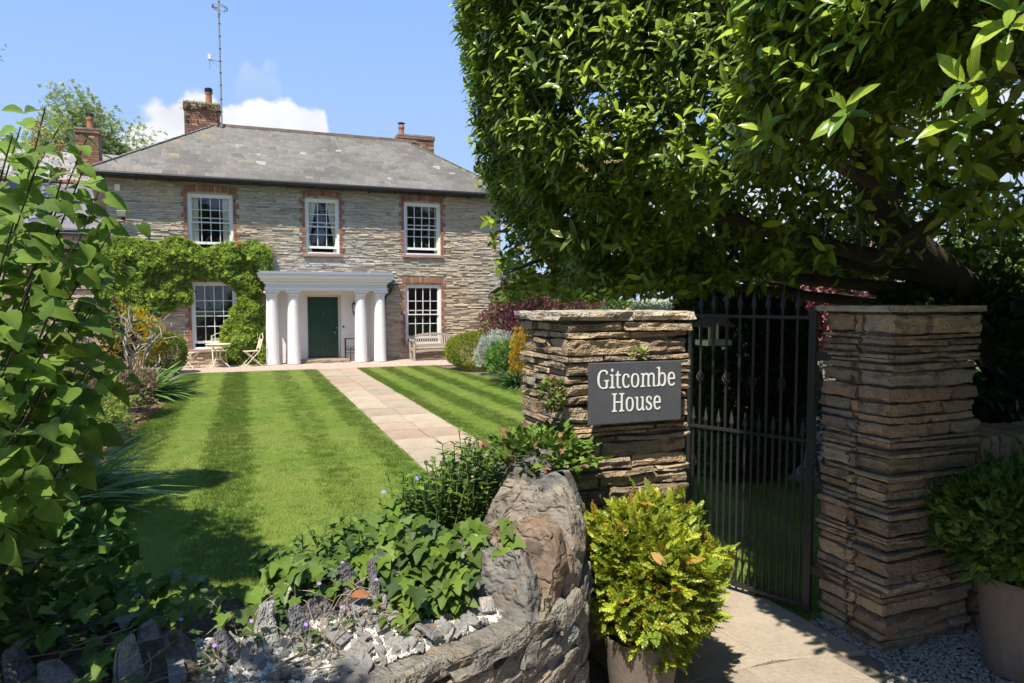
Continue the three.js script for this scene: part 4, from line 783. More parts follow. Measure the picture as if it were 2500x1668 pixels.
// left border
shrub('clipped_shrub', 'rounded clipped green bush at the left corner of the gravel by the house', 'shrub', [-2.0, 0, -20.75], [0.54, 0.54, 0.5], { n: 9000, size: [0.05, 0.08], cols: [[0.1, 0.17, 0.02], [0.32, 0.44, 0.05]], lump: 0.06, pow: 2.6, sd: 3, shell: 0.25, base: 1 });
shrub('golden_conifer', 'golden yellow conifer behind the clipped green bush in the left border', 'conifer', [-2.65, 0, -20.4], [0.72, 0.86, 0.6], { n: 9000, size: [0.05, 0.1], cols: [[0.42, 0.34, 0.02], [0.8, 0.62, 0.05]], lump: 0.22, freq: 3.2, sd: 4, up: 0.7 });
straps('daylily_clump', 'deep green arching daylily clump at the far lawn edge of the left border', 'daylily', [-2.05, 0, -15.6], { n: 620, len: [0.5, 0.95], r: 0.4, w: 1.3, cols: [[0.08, 0.17, 0.03], [0.22, 0.36, 0.07]], sd: 6 });
{
  const t = thing('bare_shrub', 'pale branched shrub with few leaves in the left border before the climber', 'shrub', [-2.75, 0, -17.4]); seed(71);
  const st = [], tips = [];
  const grow = (p, d, l, r, k) => { const e = p.clone().addScaledVector(d, l), m = p.clone().addScaledVector(d, l * 0.5).add(V(gau() * 0.06, gau() * 0.05, gau() * 0.06)); st.push(tube([p, m, e], r, r * 0.72, 6, 6)); if (k === 0) { tips.push([e, d]); return; } const nb = k > 2 ? 3 : 2; for (let i = 0; i < nb; i++) { const q = d.clone().multiplyScalar(0.7).add(V(gau() * 0.85, 0.28 + gau() * 0.45, gau() * 0.7)).normalize(); grow(e, q, l * rr(0.65, 0.95), r * 0.7, k - 1); } };
  for (let i = 0; i < 6; i++) { const a = rr(-0.6, 1.1) * (i & 1 ? 1 : -0.4); grow(V(rr(-0.5, 0.5), 0, rr(-0.2, 0.2)), V(a, 0.85, rr(-0.3, 0.5)).normalize(), rr(0.38, 0.55), 0.026, 3); }
  grow(V(0.1, 0.25, 0.2), V(0.95, 0.2, 0.3).normalize(), 0.6, 0.02, 1);
  st.forEach((g) => obj('branch', g, m_barkpale, t));
  t.scale.setScalar(1.3); const L = []; for (const [e, d] of tips) if (rnd() < 0.5) for (let i = 0; i < 5; i++) L.push([e, V(Math.cos(i * 1.26), 0.5, Math.sin(i * 1.26)).addScaledVector(d, 0.5), UPV, rr(0.1, 0.16), sc([0.13, 0.22, 0.04], rr(0.8, 1.2))]);
  leaves('leaf_tufts', L_simple, m_leafA, L, t);
}
shrub('purple_shrub', 'dark purple-leaved shrub behind the bare branches in the left border', 'shrub', [-3.1, 0, -18.4], [0.85, 0.95, 0.5], { n: 2600, geo: L_round, size: [0.06, 0.1], cols: [[0.05, 0.012, 0.022], [0.16, 0.04, 0.06], [0.15, 0.2, 0.04]], sub: 0.35, lump: 0.3, sd: 11 });
shrub('heather_clump', 'brownish faded heather clump in the middle of the left border', 'heather', [-2.3, 0, -13.1], [0.86, 0.46, 1.0], { n: 10000, geo: L_simple, size: [0.05, 0.09], cols: [[0.2, 0.12, 0.08], [0.48, 0.31, 0.22], [0.16, 0.24, 0.05]], sub: 0.25, lump: 0.2, sd: 12, up: 0.9, stems: 0 });
shrub('leafy_perennial', 'pale green leafy perennials behind the heather in the left border', 'perennials', [-3.6, 0, -14.2], [0.9, 0.42, 1.2], { n: 3200, size: [0.1, 0.16], cols: [[0.07, 0.14, 0.02], [0.2, 0.31, 0.06]], lump: 0.25, sd: 13, stems: 0 });
shrub('perennial_clump', 'low mixed green flowering plants along the middle lawn edge of the left border', 'perennials', [-2.22, 0, -10.5], [0.72, 0.36, 1.6], { n: 11000, size: [0.05, 0.09], cols: [[0.1, 0.18, 0.025], [0.32, 0.42, 0.07], [0.4, 0.28, 0.16]], sub: 0.12, lump: 0.3, freq: 3.5, sd: 14, stems: 0 });
shrub('groundcover', 'yellow-green ground cover plants between heather and daylilies at the far left', 'perennials', [-3.3, 0, -10.2], [0.8, 0.32, 1.6], { n: 4500, size: [0.07, 0.12], cols: [[0.08, 0.14, 0.02], [0.24, 0.33, 0.06]], lump: 0.3, freq: 3, sd: 15, stems: 0 });
straps('crocosmia_clump', 'pale green upright strap-leaved plant between the blue flowers of the left border', 'crocosmia', [-2.25, 0.05, -11.9], { n: 40, len: [0.45, 0.8], r: 0.12, w: 1.3, cols: [[0.16, 0.27, 0.05], [0.28, 0.38, 0.09]], sd: 16, tilt: [0.7, 1.4] });
straps('daylily_clump', 'large arching daylily clump at the near end of the left border', 'daylily', [-1.72, 0, -7.3], { n: 170, len: [0.6, 1.0], r: 0.3, w: 1.1, cols: [[0.1, 0.19, 0.03], [0.24, 0.36, 0.08]], sd: 17, single: 1, tilt: [0.7, 1.4] });
straps('daylily_clump', 'upright dark strap-leaved clump behind the large daylily', 'daylily', [-2.35, 0, -7.9], { n: 160, len: [0.7, 1.1], r: 0.4, w: 1, cols: [[0.045, 0.1, 0.02], [0.11, 0.2, 0.045]], sd: 18, tilt: [0.7, 1.4] });
{
  const bm = M('blue petal', [0.16, 0.15, 0.55], { side: THREE.DoubleSide, roughness: 0.8 }), pm = M('pale lilac petal', [0.6, 0.52, 0.72], { side: THREE.DoubleSide, roughness: 0.8 });
  const petal = leafGeo([[0.05, 0, 0], [0.3, 0.5, 0.5], [0, 1, 1]], 0.2, 0.3), fl = merge([0, 1, 2, 3, 4].map((k) => petal.clone().rotateX(-0.6).rotateY(k * 1.257)));
  seed(81);
  for (let i = 0; i < 34; i++) {
    const z = i < 22 ? rr(-12.6, -10.2) : rr(-13.6, -9.5), x = -1.98 - rr(0, 0.95), y = rr(0.34, 0.6);
    const f = thing('border_flower', 'small blue or lilac flower on a thin stem over the left border plants', 'flower', [x, 0, z], 0, 'blue and lilac flowers of the left border');
    obj('flower_head', merge([0, 1, 2].map((k) => fl.clone().scale(0.035, 0.035, 0.035).translate(0.02 * Math.cos(k * 2.1), y - k * 0.025, 0.02 * Math.sin(k * 2.1)))), i % 3 ? bm : pm, f);
    obj('stem', rod([0, 0, 0], [0, y, 0], 0.004, 4), m_green_stem, f);
  }
}
// right border
shrub('clipped_shrub', 'large rounded yellow-green clipped shrub right of the bench', 'shrub', [6.32, 0, -18.9], [0.98, 0.53, 0.8], { n: 14000, size: [0.05, 0.08], cols: [[0.16, 0.22, 0.015], [0.5, 0.56, 0.05]], lump: 0.07, pow: 2.6, sd: 21, shell: 0.25, base: 1 });
shrub('silver_shrub', 'silvery grey-leaved shrub before the yellow-green clipped shrub', 'shrub', [6.3, 0, -17.2], [0.72, 0.56, 0.7], { n: 6500, size: [0.06, 0.1], cols: [[0.4, 0.45, 0.33], [0.78, 0.8, 0.7]], lump: 0.22, sd: 22, up: 0.7 });
shrub('green_perennial', 'fresh green leafy plant at the right lawn edge before the silvery shrub', 'perennials', [6.15, 0, -15.7], [0.68, 0.48, 0.75], { n: 3600, size: [0.1, 0.16], cols: [[0.09, 0.19, 0.03], [0.24, 0.42, 0.08]], lump: 0.25, sd: 23, stems: 0 });
straps('iris_clump', 'green sword-leaved clump at the right lawn edge', 'iris', [5.95, 0, -14.7], { n: 180, len: [0.45, 0.75], r: 0.3, w: 1.2, cols: [[0.07, 0.16, 0.03], [0.16, 0.3, 0.06]], sd: 24 });
shrub('golden_shrub', 'narrow golden yellow shrub beside the sign pillar at the right border', 'shrub', [5.72, 0, -14.2], [0.27, 0.68, 0.27], { n: 2600, size: [0.05, 0.09], cols: [[0.36, 0.22, 0.02], [0.75, 0.5, 0.05]], lump: 0.3, sd: 25, up: 1 });
shrub('smoke_bush', 'dark purple smoke bush between the house corner and the sign pillar', 'smoke bush', [7.15, 0, -17.7], [0.85, 1.2, 0.8], { n: 7000, geo: G_sprayR, size: [0.08, 0.14], cols: [[0.08, 0.018, 0.035], [0.3, 0.08, 0.12], [0.3, 0.38, 0.08]], sub: 0.08, lump: 0.7, freq: 2.6, sd: 26, up: 0.8 });
shrub('smoke_bush', 'second purple smoke bush with upright shoots further right above the sign pillar', 'smoke bush', [8.9, 0, -19.5], [1.25, 1.32, 1], { n: 6500, geo: G_sprayR, size: [0.08, 0.15], cols: [[0.08, 0.018, 0.035], [0.3, 0.08, 0.12], [0.3, 0.38, 0.08]], sub: 0.08, lump: 0.6, freq: 3.2, sd: 27, up: 1.2 });
shrub('garden_shrub', 'yellowish green shrub behind the purple smoke bushes', 'shrub', [9.6, 0, -21.8], [2, 1.3, 1.2], { n: 5000, size: [0.14, 0.22], cols: [[0.09, 0.15, 0.02], [0.3, 0.36, 0.06]], lump: 0.35, sd: 28 });
shrub('garden_shrub', 'fresh green shrub above the sign pillar, right of the purple bushes', 'shrub', [12, 0, -22.5], [1.5, 1.1, 1.2], { n: 4200, size: [0.14, 0.22], cols: [[0.05, 0.12, 0.02], [0.16, 0.27, 0.05]], lump: 0.25, sd: 29 });
// behind the gate
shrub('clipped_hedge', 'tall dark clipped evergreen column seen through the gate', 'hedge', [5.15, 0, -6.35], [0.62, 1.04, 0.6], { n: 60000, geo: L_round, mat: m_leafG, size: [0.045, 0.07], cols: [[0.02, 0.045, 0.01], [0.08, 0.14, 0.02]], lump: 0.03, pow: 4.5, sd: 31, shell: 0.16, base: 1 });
shrub('juniper', 'low grey-green juniper beside the dark clipped hedge, seen through the gate', 'juniper', [5.85, 0, -5.75], [0.62, 0.46, 0.6], { n: 7000, geo: L_simple, size: [0.03, 0.06], cols: [[0.035, 0.075, 0.045], [0.09, 0.16, 0.1]], lump: 0.25, freq: 4, sd: 32 });
{
  const t = thing('bird_feeder', 'cream hanging bird feeder seen between the upper gate bars', 'bird feeder', [4.18, 1.53, -5.5]), m = M('cream paint', [0.6, 0.55, 0.36], { roughness: 0.6 });
  obj('tray', bx(0.27, 0.05, 0.2, 0, 0.025, 0), m, t); for (const [x, z] of [[-0.1, -0.07], [0.1, -0.07], [-0.1, 0.07], [0.1, 0.07]]) obj('post', bx(0.016, 0.15, 0.016, x, 0.125, z), m, t);
  obj('feeder_roof', merge([bx(0.19, 0.012, 0.26, -0.07, 0.235, 0, 0, 0, 0.62), bx(0.19, 0.012, 0.26, 0.07, 0.235, 0, 0, 0, -0.62)]), M('dull grey roof', [0.1, 0.1, 0.08]), t); obj('seed_tube', new THREE.CylinderGeometry(0.04, 0.04, 0.15, 12).translate(0, 0.125, 0), m_glass, t);
  obj('hanger', rod([0, 0.28, 0], [0, 0.6, 0], 0.003, 4), m_iron, t);
}
// ================================================================= BACKGROUND TREES AND FIELDS
function tree(name, label, p, o) {
  const { h = 8, trunk = 2.5, r = 2.5, ry = r, n = 9000, geo = G_spray, size = [0.25, 0.4], cols = [[0.04, 0.09, 0.015], [0.12, 0.2, 0.04]], blobs = 14, sd = 1, group, tr = 0.18, bark = m_bark, mat = m_leafA } = o;
  const t = thing(name, label, 'tree', p, 0, group), st = [tube([[0, -0.2, 0], [gau() * 0.1, trunk * 0.6, 0], [gau() * 0.2, trunk, gau() * 0.2], [0, h - ry * 0.6, 0]], tr, tr * 0.35, 10, 8)], L = []; seed(sd);
  const B = []; for (let i = 0; i < blobs; i++) { const d = V(gau(), gau() * 0.9, gau()).normalize().multiplyScalar(Math.pow(rnd(), 0.45)), c = V(d.x * r * 0.8, h - ry + d.y * ry * 0.8, d.z * r * 0.8); B.push([c, rr(0.32, 0.52) * r]); st.push(tube([[0, lerp(trunk * 0.7, h - ry, rnd()), 0], c.clone().multiplyScalar(0.5).add(V(0, c.y * 0.45, 0)), c], tr * 0.35, 0.02, 8, 5)); }
  for (let i = 0; i < n; i++) { const [c, R] = B[i % B.length], d = V(gau(), gau(), gau()).normalize(), f = Math.pow(rnd(), 0.4) * (0.85 + 0.5 * fbm(d.x * 2 + c.x, d.y * 2, d.z * 2)); const q = c.clone().addScaledVector(d, R * f); if (q.y < 0.3) continue; L.push([q, d.clone().multiplyScalar(0.5).add(V(gau(), gau() - 0.2, gau())), V(gau() * 0.6, 1, gau() * 0.6), rr(...size), sc(mixc(cols[0], cols[1], rnd()), rr(0.8, 1.2))]); }
  obj('trunk', merge(st), bark, t); leaves('crown', geo, mat, L, t); return t;
}
tree('birch_tree', 'light green feathery tree behind the chimney of the left wing', [-7.4, 0, -40], { h: 12.2, trunk: 4, r: 3.9, ry: 4.4, n: 17000, size: [0.22, 0.38], cols: [[0.24, 0.31, 0.08], [0.56, 0.62, 0.24]], sd: 41, blobs: 26 });
tree('garden_tree', 'green tree at the far left edge behind the lilac', [-14.2, 0, -38], { h: 9.9, trunk: 4, r: 4.2, ry: 4.2, n: 13000, size: [0.25, 0.45], cols: [[0.18, 0.26, 0.05], [0.46, 0.56, 0.13]], sd: 42, blobs: 24 });
tree('garden_tree', 'yellow-green low tree showing above the left end of the main roof', [-7.2, 0, -46], { h: 11, trunk: 3, r: 3, ry: 3, n: 7000, size: [0.25, 0.4], cols: [[0.1, 0.15, 0.02], [0.26, 0.32, 0.06]], sd: 43, blobs: 14 });
tree('tall_tree', 'tall tree with sparse branches reaching in at the top left corner', [-8.9, 0, -24.2], { h: 12.6, trunk: 6, r: 3.1, ry: 3.3, n: 3600, size: [0.14, 0.24], cols: [[0.06, 0.1, 0.03], [0.18, 0.24, 0.08]], sd: 44, blobs: 22 });
tree('hedgerow_tree', 'mid green tree just right of the house corner', [14.2, 0, -38], { h: 4.5, trunk: 1.5, r: 2.6, ry: 2.1, n: 9000, size: [0.2, 0.34], cols: [[0.08, 0.12, 0.03], [0.22, 0.28, 0.08]], sd: 45, blobs: 16 });
tree('hedgerow_tree', 'olive green tree behind the smoke bushes', [18.4, 0, -42], { h: 4.2, trunk: 1, r: 3, ry: 2.2, n: 8000, size: [0.2, 0.34], cols: [[0.07, 0.11, 0.02], [0.18, 0.24, 0.06]], sd: 46, blobs: 14 });
tree('hedgerow_tree', 'dark green tree low behind the left end of the sign pillar', [24, 0, -46], { h: 2.9, trunk: 0.8, r: 2.6, ry: 1.4, n: 6000, size: [0.2, 0.34], cols: [[0.04, 0.09, 0.02], [0.12, 0.2, 0.05]], sd: 47, blobs: 12 });
tree('copper_beech', 'pinkish copper-leaved tree behind the gate and shaded pillar', [9.3, 0, -9.4], { h: 3.75, trunk: 1, r: 1.75, ry: 1.6, n: 12000, geo: G_sprayR, size: [0.1, 0.17], cols: [[0.28, 0.08, 0.09], [0.66, 0.34, 0.33]], sd: 48, blobs: 20, tr: 0.1, mat: leafM('copper leaf', white3, { map: T_leaf, roughness: 0.45, specularIntensity: 0.6, transmission: 0.4 }) });
tree('garden_tree', 'bright green small tree behind the shaded pillar at the right edge', [13.2, 0, -8.6], { h: 3.6, trunk: 1, r: 1.7, ry: 1.5, n: 7000, size: [0.16, 0.26], cols: [[0.1, 0.17, 0.03], [0.3, 0.4, 0.09]], sd: 49, blobs: 14, tr: 0.1 });
{
  // field terrain: gentle ridges to the horizon
  const g = new THREE.PlaneGeometry(2600, 2200, 130, 110); g.rotateX(-Math.PI / 2); g.translate(900, 0, -1300);
  const P = g.attributes.position, U = g.attributes.uv, col = new Float32Array(P.count * 3);
  for (let i = 0; i < P.count; i++) {
    const x = P.getX(i), z = P.getZ(i), d = Math.hypot(x, z), y = -0.35 + sstep(120, 620, d) * (1.5 + 1.3 * vn(x * 0.004, z * 0.004, 3)) + sstep(600, 1500, d) * (1 + 3 * Math.max(0, vn(x * 0.0016 + 4, z * 0.0016, 8)));
    P.setY(i, d < 130 ? -0.5 : y); U.setXY(i, x * 0.02, z * 0.02);
    const f = hash(Math.floor(x / 130 + 0.3 * vn(z * 0.01, 2)), Math.floor(z / 95 + 0.4 * vn(x * 0.01, 5)), 4), c = f < 0.5 ? [0.42, 0.36, 0.17] : f < 0.75 ? [0.2, 0.25, 0.07] : [0.35, 0.34, 0.15];
    col.set(c, i * 3);
  }
  g.setAttribute('color', new THREE.BufferAttribute(col, 3)); g.computeVertexNormals();
  struct('fields', g, M('crop fields', white3, { vertexColors: true, map: re(T_mott, 2), roughness: 1 }));
  const h = new THREE.PlaneGeometry(6400, 700, 120, 12); h.rotateX(-Math.PI / 2); h.rotateY(-0.55); h.translate(2000, 0, -3300);
  const Q = h.attributes.position; for (let i = 0; i < Q.count; i++) { const x = Q.getX(i), z = Q.getZ(i); Q.setY(i, 4 + 9 * (0.5 + 0.5 * vn(x * 0.0012, z * 0.0014, 6)) + 3 * vn(x * 0.005, z * 0.004)); } h.computeVertexNormals();
  struct('hills', h, M('distant wooded hills', [0.11, 0.15, 0.1], { roughness: 1 }));
  seed(91);
  for (const [x, z, n, w] of [[96, -142, 9, 12], [128, -150, 7, 10], [190, -250, 10, 26], [118, -240, 8, 22], [260, -260, 8, 20]]) {
    const t = thing('hedgerow', ['dark hedgerow clump on the yellow field left of the gate', 'second hedgerow clump further right on the field', 'far hedgerow across the distant field', 'far hedgerow on the ridge above the sign pillar', 'far hedgerow at the right of the fields'][[9, 7, 10].includes(n) ? [9, 7, 10].indexOf(n) : w === 22 ? 3 : 4], 'hedgerow', [x, -0.3, z]), L = [];
    for (let i = 0; i < n * 260; i++) { const k = Math.floor(rnd() * n), c = (k / n - 0.5) * 2 * w, d = V(gau(), Math.abs(gau()), gau()); L.push([V(c + d.x * 1.6, d.y * (1.2 + hash(k, 3, 3)), -c * 0.3 + d.z * 1.6), V(gau(), gau(), gau()), UPV, rr(0.5, 0.9), sc([0.06, 0.1, 0.03], rr(0.7, 1.4))]); }
    leaves('foliage', G_sprayR, m_leafA, L, t); obj('stem', merge(Array.from({ length: n }, (_, k) => rod([(k / n - 0.5) * 2 * w, -0.5, -(k / n - 0.5) * 0.6 * w], [(k / n - 0.5) * 2 * w, 1.2, -(k / n - 0.5) * 0.6 * w], 0.12, 5))), m_bark, t);
  }
}

// trees standing behind the camera: the windows mirror them and they close off the sky on that side
for (const [i, x, z, h] of [[0, -13, 11, 11], [1, -5.5, 13, 12], [2, 2.5, 12, 11.5], [3, 10, 11, 12], [4, 17, 9, 11]]) tree('garden_tree', ['broad tree behind the camera at the far left', 'tall tree behind the camera, left of the middle', 'round tree straight behind the camera', 'tall tree behind the camera, right of the middle', 'broad tree behind the camera at the far right'][i], [x, 0, z], { h, trunk: 2, r: 4.4, ry: 5, n: 9000, size: [0.5, 0.8], cols: [[0.05, 0.09, 0.02], [0.12, 0.19, 0.04]], sd: 55 + i, blobs: 24 });
shrub('evergreen_hedge', 'unseen tall evergreen hedge added behind the camera on the right to block sky light', 'hedge', [5.6, 0, 2.6], [4.2, 1.75, 0.7], { n: 9000, geo: G_sprayR, size: [0.2, 0.3], cols: [[0.04, 0.08, 0.015], [0.09, 0.15, 0.025]], lump: 0.05, pow: 5, sd: 66, shell: 0.3, base: 1 });  // added unseen blocker: keeps sky light off the right pillar and gate
// ================================================================= GATE PILLARS
// a pillar of split slate: courses of blocks round a mortar core; [x0, x1, z0, z1] at the foot, corner stones alternate
const slateC = (warm) => { const k = rr(0.5, 0.95), t = rnd(); return t < 0.5 ? [0.55 * k, 0.43 * k, 0.285 * k] : t < 0.75 ? [0.54 * k, 0.39 * k, 0.235 * k] : t < 0.9 ? [0.45 * k, 0.375 * k, 0.28 * k] : [0.48 * k, 0.335 * k, 0.215 * k]; };
function pillar(name, label, x0, x1, z0, z1, H, sd, o = {}) {
  const { heights, frontSplits, wave = 0, cap = 0.05, colr = slateC, capOver = 0.05 } = o;
  const t = thing(name, label, 'gate pillar', [(x0 + x1) / 2, 0, (z0 + z1) / 2]), cx = (x0 + x1) / 2, cz = (z0 + z1) / 2, w = x1 - x0, d = z1 - z0; seed(sd);
  obj('mortar_core', bx(w - 0.1, H - 0.03, d - 0.1, 0, H / 2, 0), m_mortar, t);
  obj('mortar', rock(w - 0.075, H - 0.04, d - 0.075, { nx: 30, ny: 50, nz: 20, amp: 0.02, round: 0.1, beds: 12 }).translate(0, H / 2, 0), m_mortar, t);
  const put = (xa, xb, ya, yb, za, zb, bow) => { const a = rr(0.7, 1.15); obj('stone', tint(rock(xb - xa, yb - ya, zb - za, { amp: 0.013 * a, bow, nx: Math.max(3, Math.round((xb - xa) / 0.03)), ny: Math.max(2, Math.round((yb - ya) / 0.022)), nz: Math.max(3, Math.round((zb - za) / 0.05)) }).rotateZ(rr(-0.025, 0.025)).rotateY(rr(-0.03, 0.03)).translate((xa + xb) / 2 - cx, (ya + yb) / 2, (za + zb) / 2 - cz), colr()), m_stone, t); };
  let y = -0.04, k = 0;
  while (y < H - cap) {
    let h = rr(0.03, 0.1); if (rnd() < 0.42) h = rr(0.022, 0.042); if (heights && heights[k]) h = heights[k]; h = Math.min(h, H - cap - y); if (H - cap - y - h < 0.03) h = H - cap - y;
    const g = 0.007, bow = wave * rr(-1, 0.4), fd = 0.2;
    // front and back rows
    for (const back of [0, 1]) {
      let x = x0; const n = [];
      while (x < x1 - 0.02) { let l = rr(0.2, 0.62); if (x1 - x - l < 0.14) l = x1 - x; n.push([x, x + l]); x += l; }
      n.forEach(([a, b]) => { const out = rr(-0.012, 0.026), hh = rnd() < 0.16 && h > 0.09 && b - a < 0.5 ? h * rr(0.4, 0.6) : 0; const zz = back ? [z0 - out, z0 + fd] : [z1 - fd, z1 + out], sl = a === x0 ? rr(0, 0.025) : 0, sr = b === x1 ? rr(0, 0.025) : 0;
        if (hh) { put(a + g - sl, b - g + sr, y + 0.004, y + hh - 0.004, ...zz, 0); put(a + g - sl * 0.5, b - g + sr * 0.3, y + hh + 0.004, y + h - 0.004, zz[0], zz[1] - (back ? 0 : rr(0, 0.02)), 0); }
        else put(a + g - sl, b - g + sr, y + 0.004, y + h - 0.004, ...zz, bow); });
    }
    // flanks
    for (const s of [0, 1]) { let z = z0 + fd; while (z < z1 - fd - 0.02) { let l = rr(0.15, 0.4); if (z1 - fd - z - l < 0.1) l = z1 - fd - z; const out = rr(-0.005, 0.025); put(s ? x1 - 0.18 : x0 - out, s ? x1 + out : x0 + 0.18, y + 0.005, y + h - 0.005, z + g, z + l - g, 0); z += l; } }
    y += h; k++;
  }
  // capping slabs
  let x = x0 - capOver; const caps = []; while (x < x1 + capOver - 0.02) { let l = rr(0.35, 0.7); if (x1 + capOver - x - l < 0.25) l = x1 + capOver - x; caps.push([x, x + l]); x += l; }
  for (const [a, b] of caps) obj('capstone', tint(rock(b - a - 0.008, cap, d + 0.05, { amp: 0.012, nx: 16, nz: 14, ny: 2 }).translate((a + b) / 2 - cx, H - cap / 2 + rr(-0.012, 0.012), 0.0), sc([0.56, 0.48, 0.37], rr(0.9, 1.1))), m_stone, t);
  return t;
}
pillar('gate_pillar', 'sunlit rough slate gate pillar carrying the grey name sign', 1.6, 2.37, -3.95, -3.36, 1.885, 811, { wave: 0.012, cap: 0.05 });
pillar('gate_pillar', 'shaded tall slate gate pillar right of the iron gate', 3.26, 3.93, -3.22, -2.76, 1.915, 825, { cap: 0.035, wave: 0.006, colr: slateC });
// ---- name sign
{
  const t = thing('name_sign', 'dark grey slate name sign with white serif lettering on the sunlit pillar', 'sign', [1.985, 1.455, -3.29], -0.02), w = 0.56, h = 0.325, sh = new THREE.Shape([[-w / 2, -h / 2], [w / 2, -h / 2], [w / 2, h / 2], [-w / 2, h / 2]].map((p) => new THREE.Vector2(...p)));
  const g = new THREE.ExtrudeGeometry(sh, { depth: 0.02, bevelEnabled: true, bevelSize: 0.003, bevelThickness: 0.004, bevelSegments: 2 }); 
  obj('plate', g, M('honed slate', [0.098, 0.103, 0.118], { roughness: 0.5, map: re(T_mott, 2.2), bumpMap: re(T_grain, 3), bumpScale: 0.0006 }), t);
  const font = await new FontLoader().loadAsync('fonts/droid/droid_serif_regular.typeface.json'), wm = M('white letter paint', [0.85, 0.84, 0.8], { roughness: 0.6 });
  for (const [txt, y, W] of [['Gitcombe', 0.028, 0.49], ['House', -0.1, 0.31]]) {
    const grp = part('lettering', t); let x = 0; const gs = [];
    for (const ch of txt) { const q = new TextGeometry(ch, { font, size: 0.082, depth: 0.0025, curveSegments: 6, bevelEnabled: false }); q.computeBoundingBox(); const adv = font.data.glyphs[ch].ha * 0.082 / font.data.resolution; gs.push([q, x, ch]); x += adv; }
    const s = W / x; for (const [q, xx, ch] of gs) { q.translate(xx, 0, 0); q.scale(s, 1.22, 1); q.translate(-W / 2, y, 0.0245); obj('letter', q, wm, grp); }
  }
}
// ================================================================= GATE
{
  const A = V(3.215, 0, -3.27), B = V(2.86, 0, -4.03), L = A.distanceTo(B), ang = Math.atan2(-(B.z - A.z), B.x - A.x);
  const t = thing('iron_gate', 'black wrought iron gate with spear tops standing ajar between the pillars', 'gate', [A.x, 0, A.z], ang);
  const top = 1.85, mid = 1.095, bot = 0.07;
  obj('post', bx(0.042, 1.86, 0.042, 0.0, 0.97, 0), m_iron, t); obj('post', bx(0.022, 1.78, 0.03, L - 0.012, 0.96, 0), m_iron, t);
  obj('rail', bx(L - 0.04, 0.02, 0.032, L / 2 + 0.005, top, 0), m_iron, t); obj('rail', bx(L - 0.04, 0.016, 0.036, L / 2 + 0.005, mid, 0), m_iron, t); obj('rail', bx(L - 0.04, 0.022, 0.036, L / 2 + 0.005, bot, 0), m_iron, t);
  const spear = (x, y, s) => { const g = new THREE.ConeGeometry(0.02 * s, 0.085 * s, 4).rotateY(0.785); g.scale(1, 1, 0.5); g.translate(x, y + 0.06 * s, 0); const b = new THREE.CylinderGeometry(0.013 * s, 0.013 * s, 0.012 * s, 8).translate(x, y + 0.012 * s, 0); return [g, b]; };
  const n = 8;
  for (let k = 1; k <= n; k++) {
    const x = L * k / (n + 1) + 0.004, b = obj('bar', rod([x, bot - 0.01, 0], [x, top + 0.06, 0], 0.0085, 8), m_iron, t);
    obj('spear_head', merge(spear(x, top + 0.05, 1.15)), m_iron, b);
    if (k % 2 === 0) { const tw = []; for (let i = 0; i < 4; i++) tw.push(tube(Array.from({ length: 7 }, (_, j) => { const a = i * 1.571 + j * 0.75, r = 0.024 * Math.sin(j / 6 * 3.14159); return [x + r * Math.cos(a), 1.38 + j * 0.017, r * Math.sin(a)]; }), 0.0035, 0.0035, 10, 4)); obj('basket_twist', merge(tw), m_iron, b); }
  }
  for (let k = 0; k <= n; k++) { const x = L * (k + 0.5) / (n + 1) + 0.004, b = obj('dog_bar', rod([x, bot - 0.01, 0], [x, mid + 0.05, 0], 0.008, 8), m_iron, t); obj('spear_head', merge(spear(x, mid + 0.035, 1)), m_iron, b); }
  obj('latch', merge([rod([L - 0.05, 0.86, 0.02], [L + 0.05, 0.86, 0.02], 0.011, 8), new THREE.TorusGeometry(0.022, 0.006, 6, 14).translate(L - 0.03, 0.83, 0.03), bx(0.05, 0.06, 0.012, L - 0.02, 0.86, 0.018)]), m_iron, t);
  obj('hinge', merge([bx(0.12, 0.05, 0.016, -0.06, 1.62, 0.0), bx(0.12, 0.05, 0.016, -0.06, 0.3, 0.0)]), m_iron, t);
}
// ================================================================= RIGHT SIDE WALL BEYOND THE SHADED PILLAR
{
  const t = thing('garden_wall', 'dark low slate wall with upright coping stones right of the shaded pillar', 'wall', [5.0, 0, -2.95]); seed(841);
  obj('mortar', bx(1.96, 0.9, 0.3, 0.0, 0.42, 0), m_mortar, t);
  for (let y = -0.03; y < 0.9;) { const h = rr(0.06, 0.15); for (let x = -1.0; x < 1;) { const l = rr(0.2, 0.55); obj('stone', tint(rock(Math.min(l, 1 - x) - 0.01, h - 0.01, 0.14, { amp: 0.013 }).translate(x + Math.min(l, 1 - x) / 2, y + h / 2, 0.11 + rr(0, 0.02)), slateC()), m_stone, t); x += l; } y += h; }
  for (let x = -0.98; x < 1;) { const w = rr(0.05, 0.11); obj('coping_stone', tint(rock(w - 0.008, rr(0.18, 0.28), 0.34, { amp: 0.012 }).translate(x + w / 2, 1.02, 0), slateC()), m_stone, t); x += w; }
}
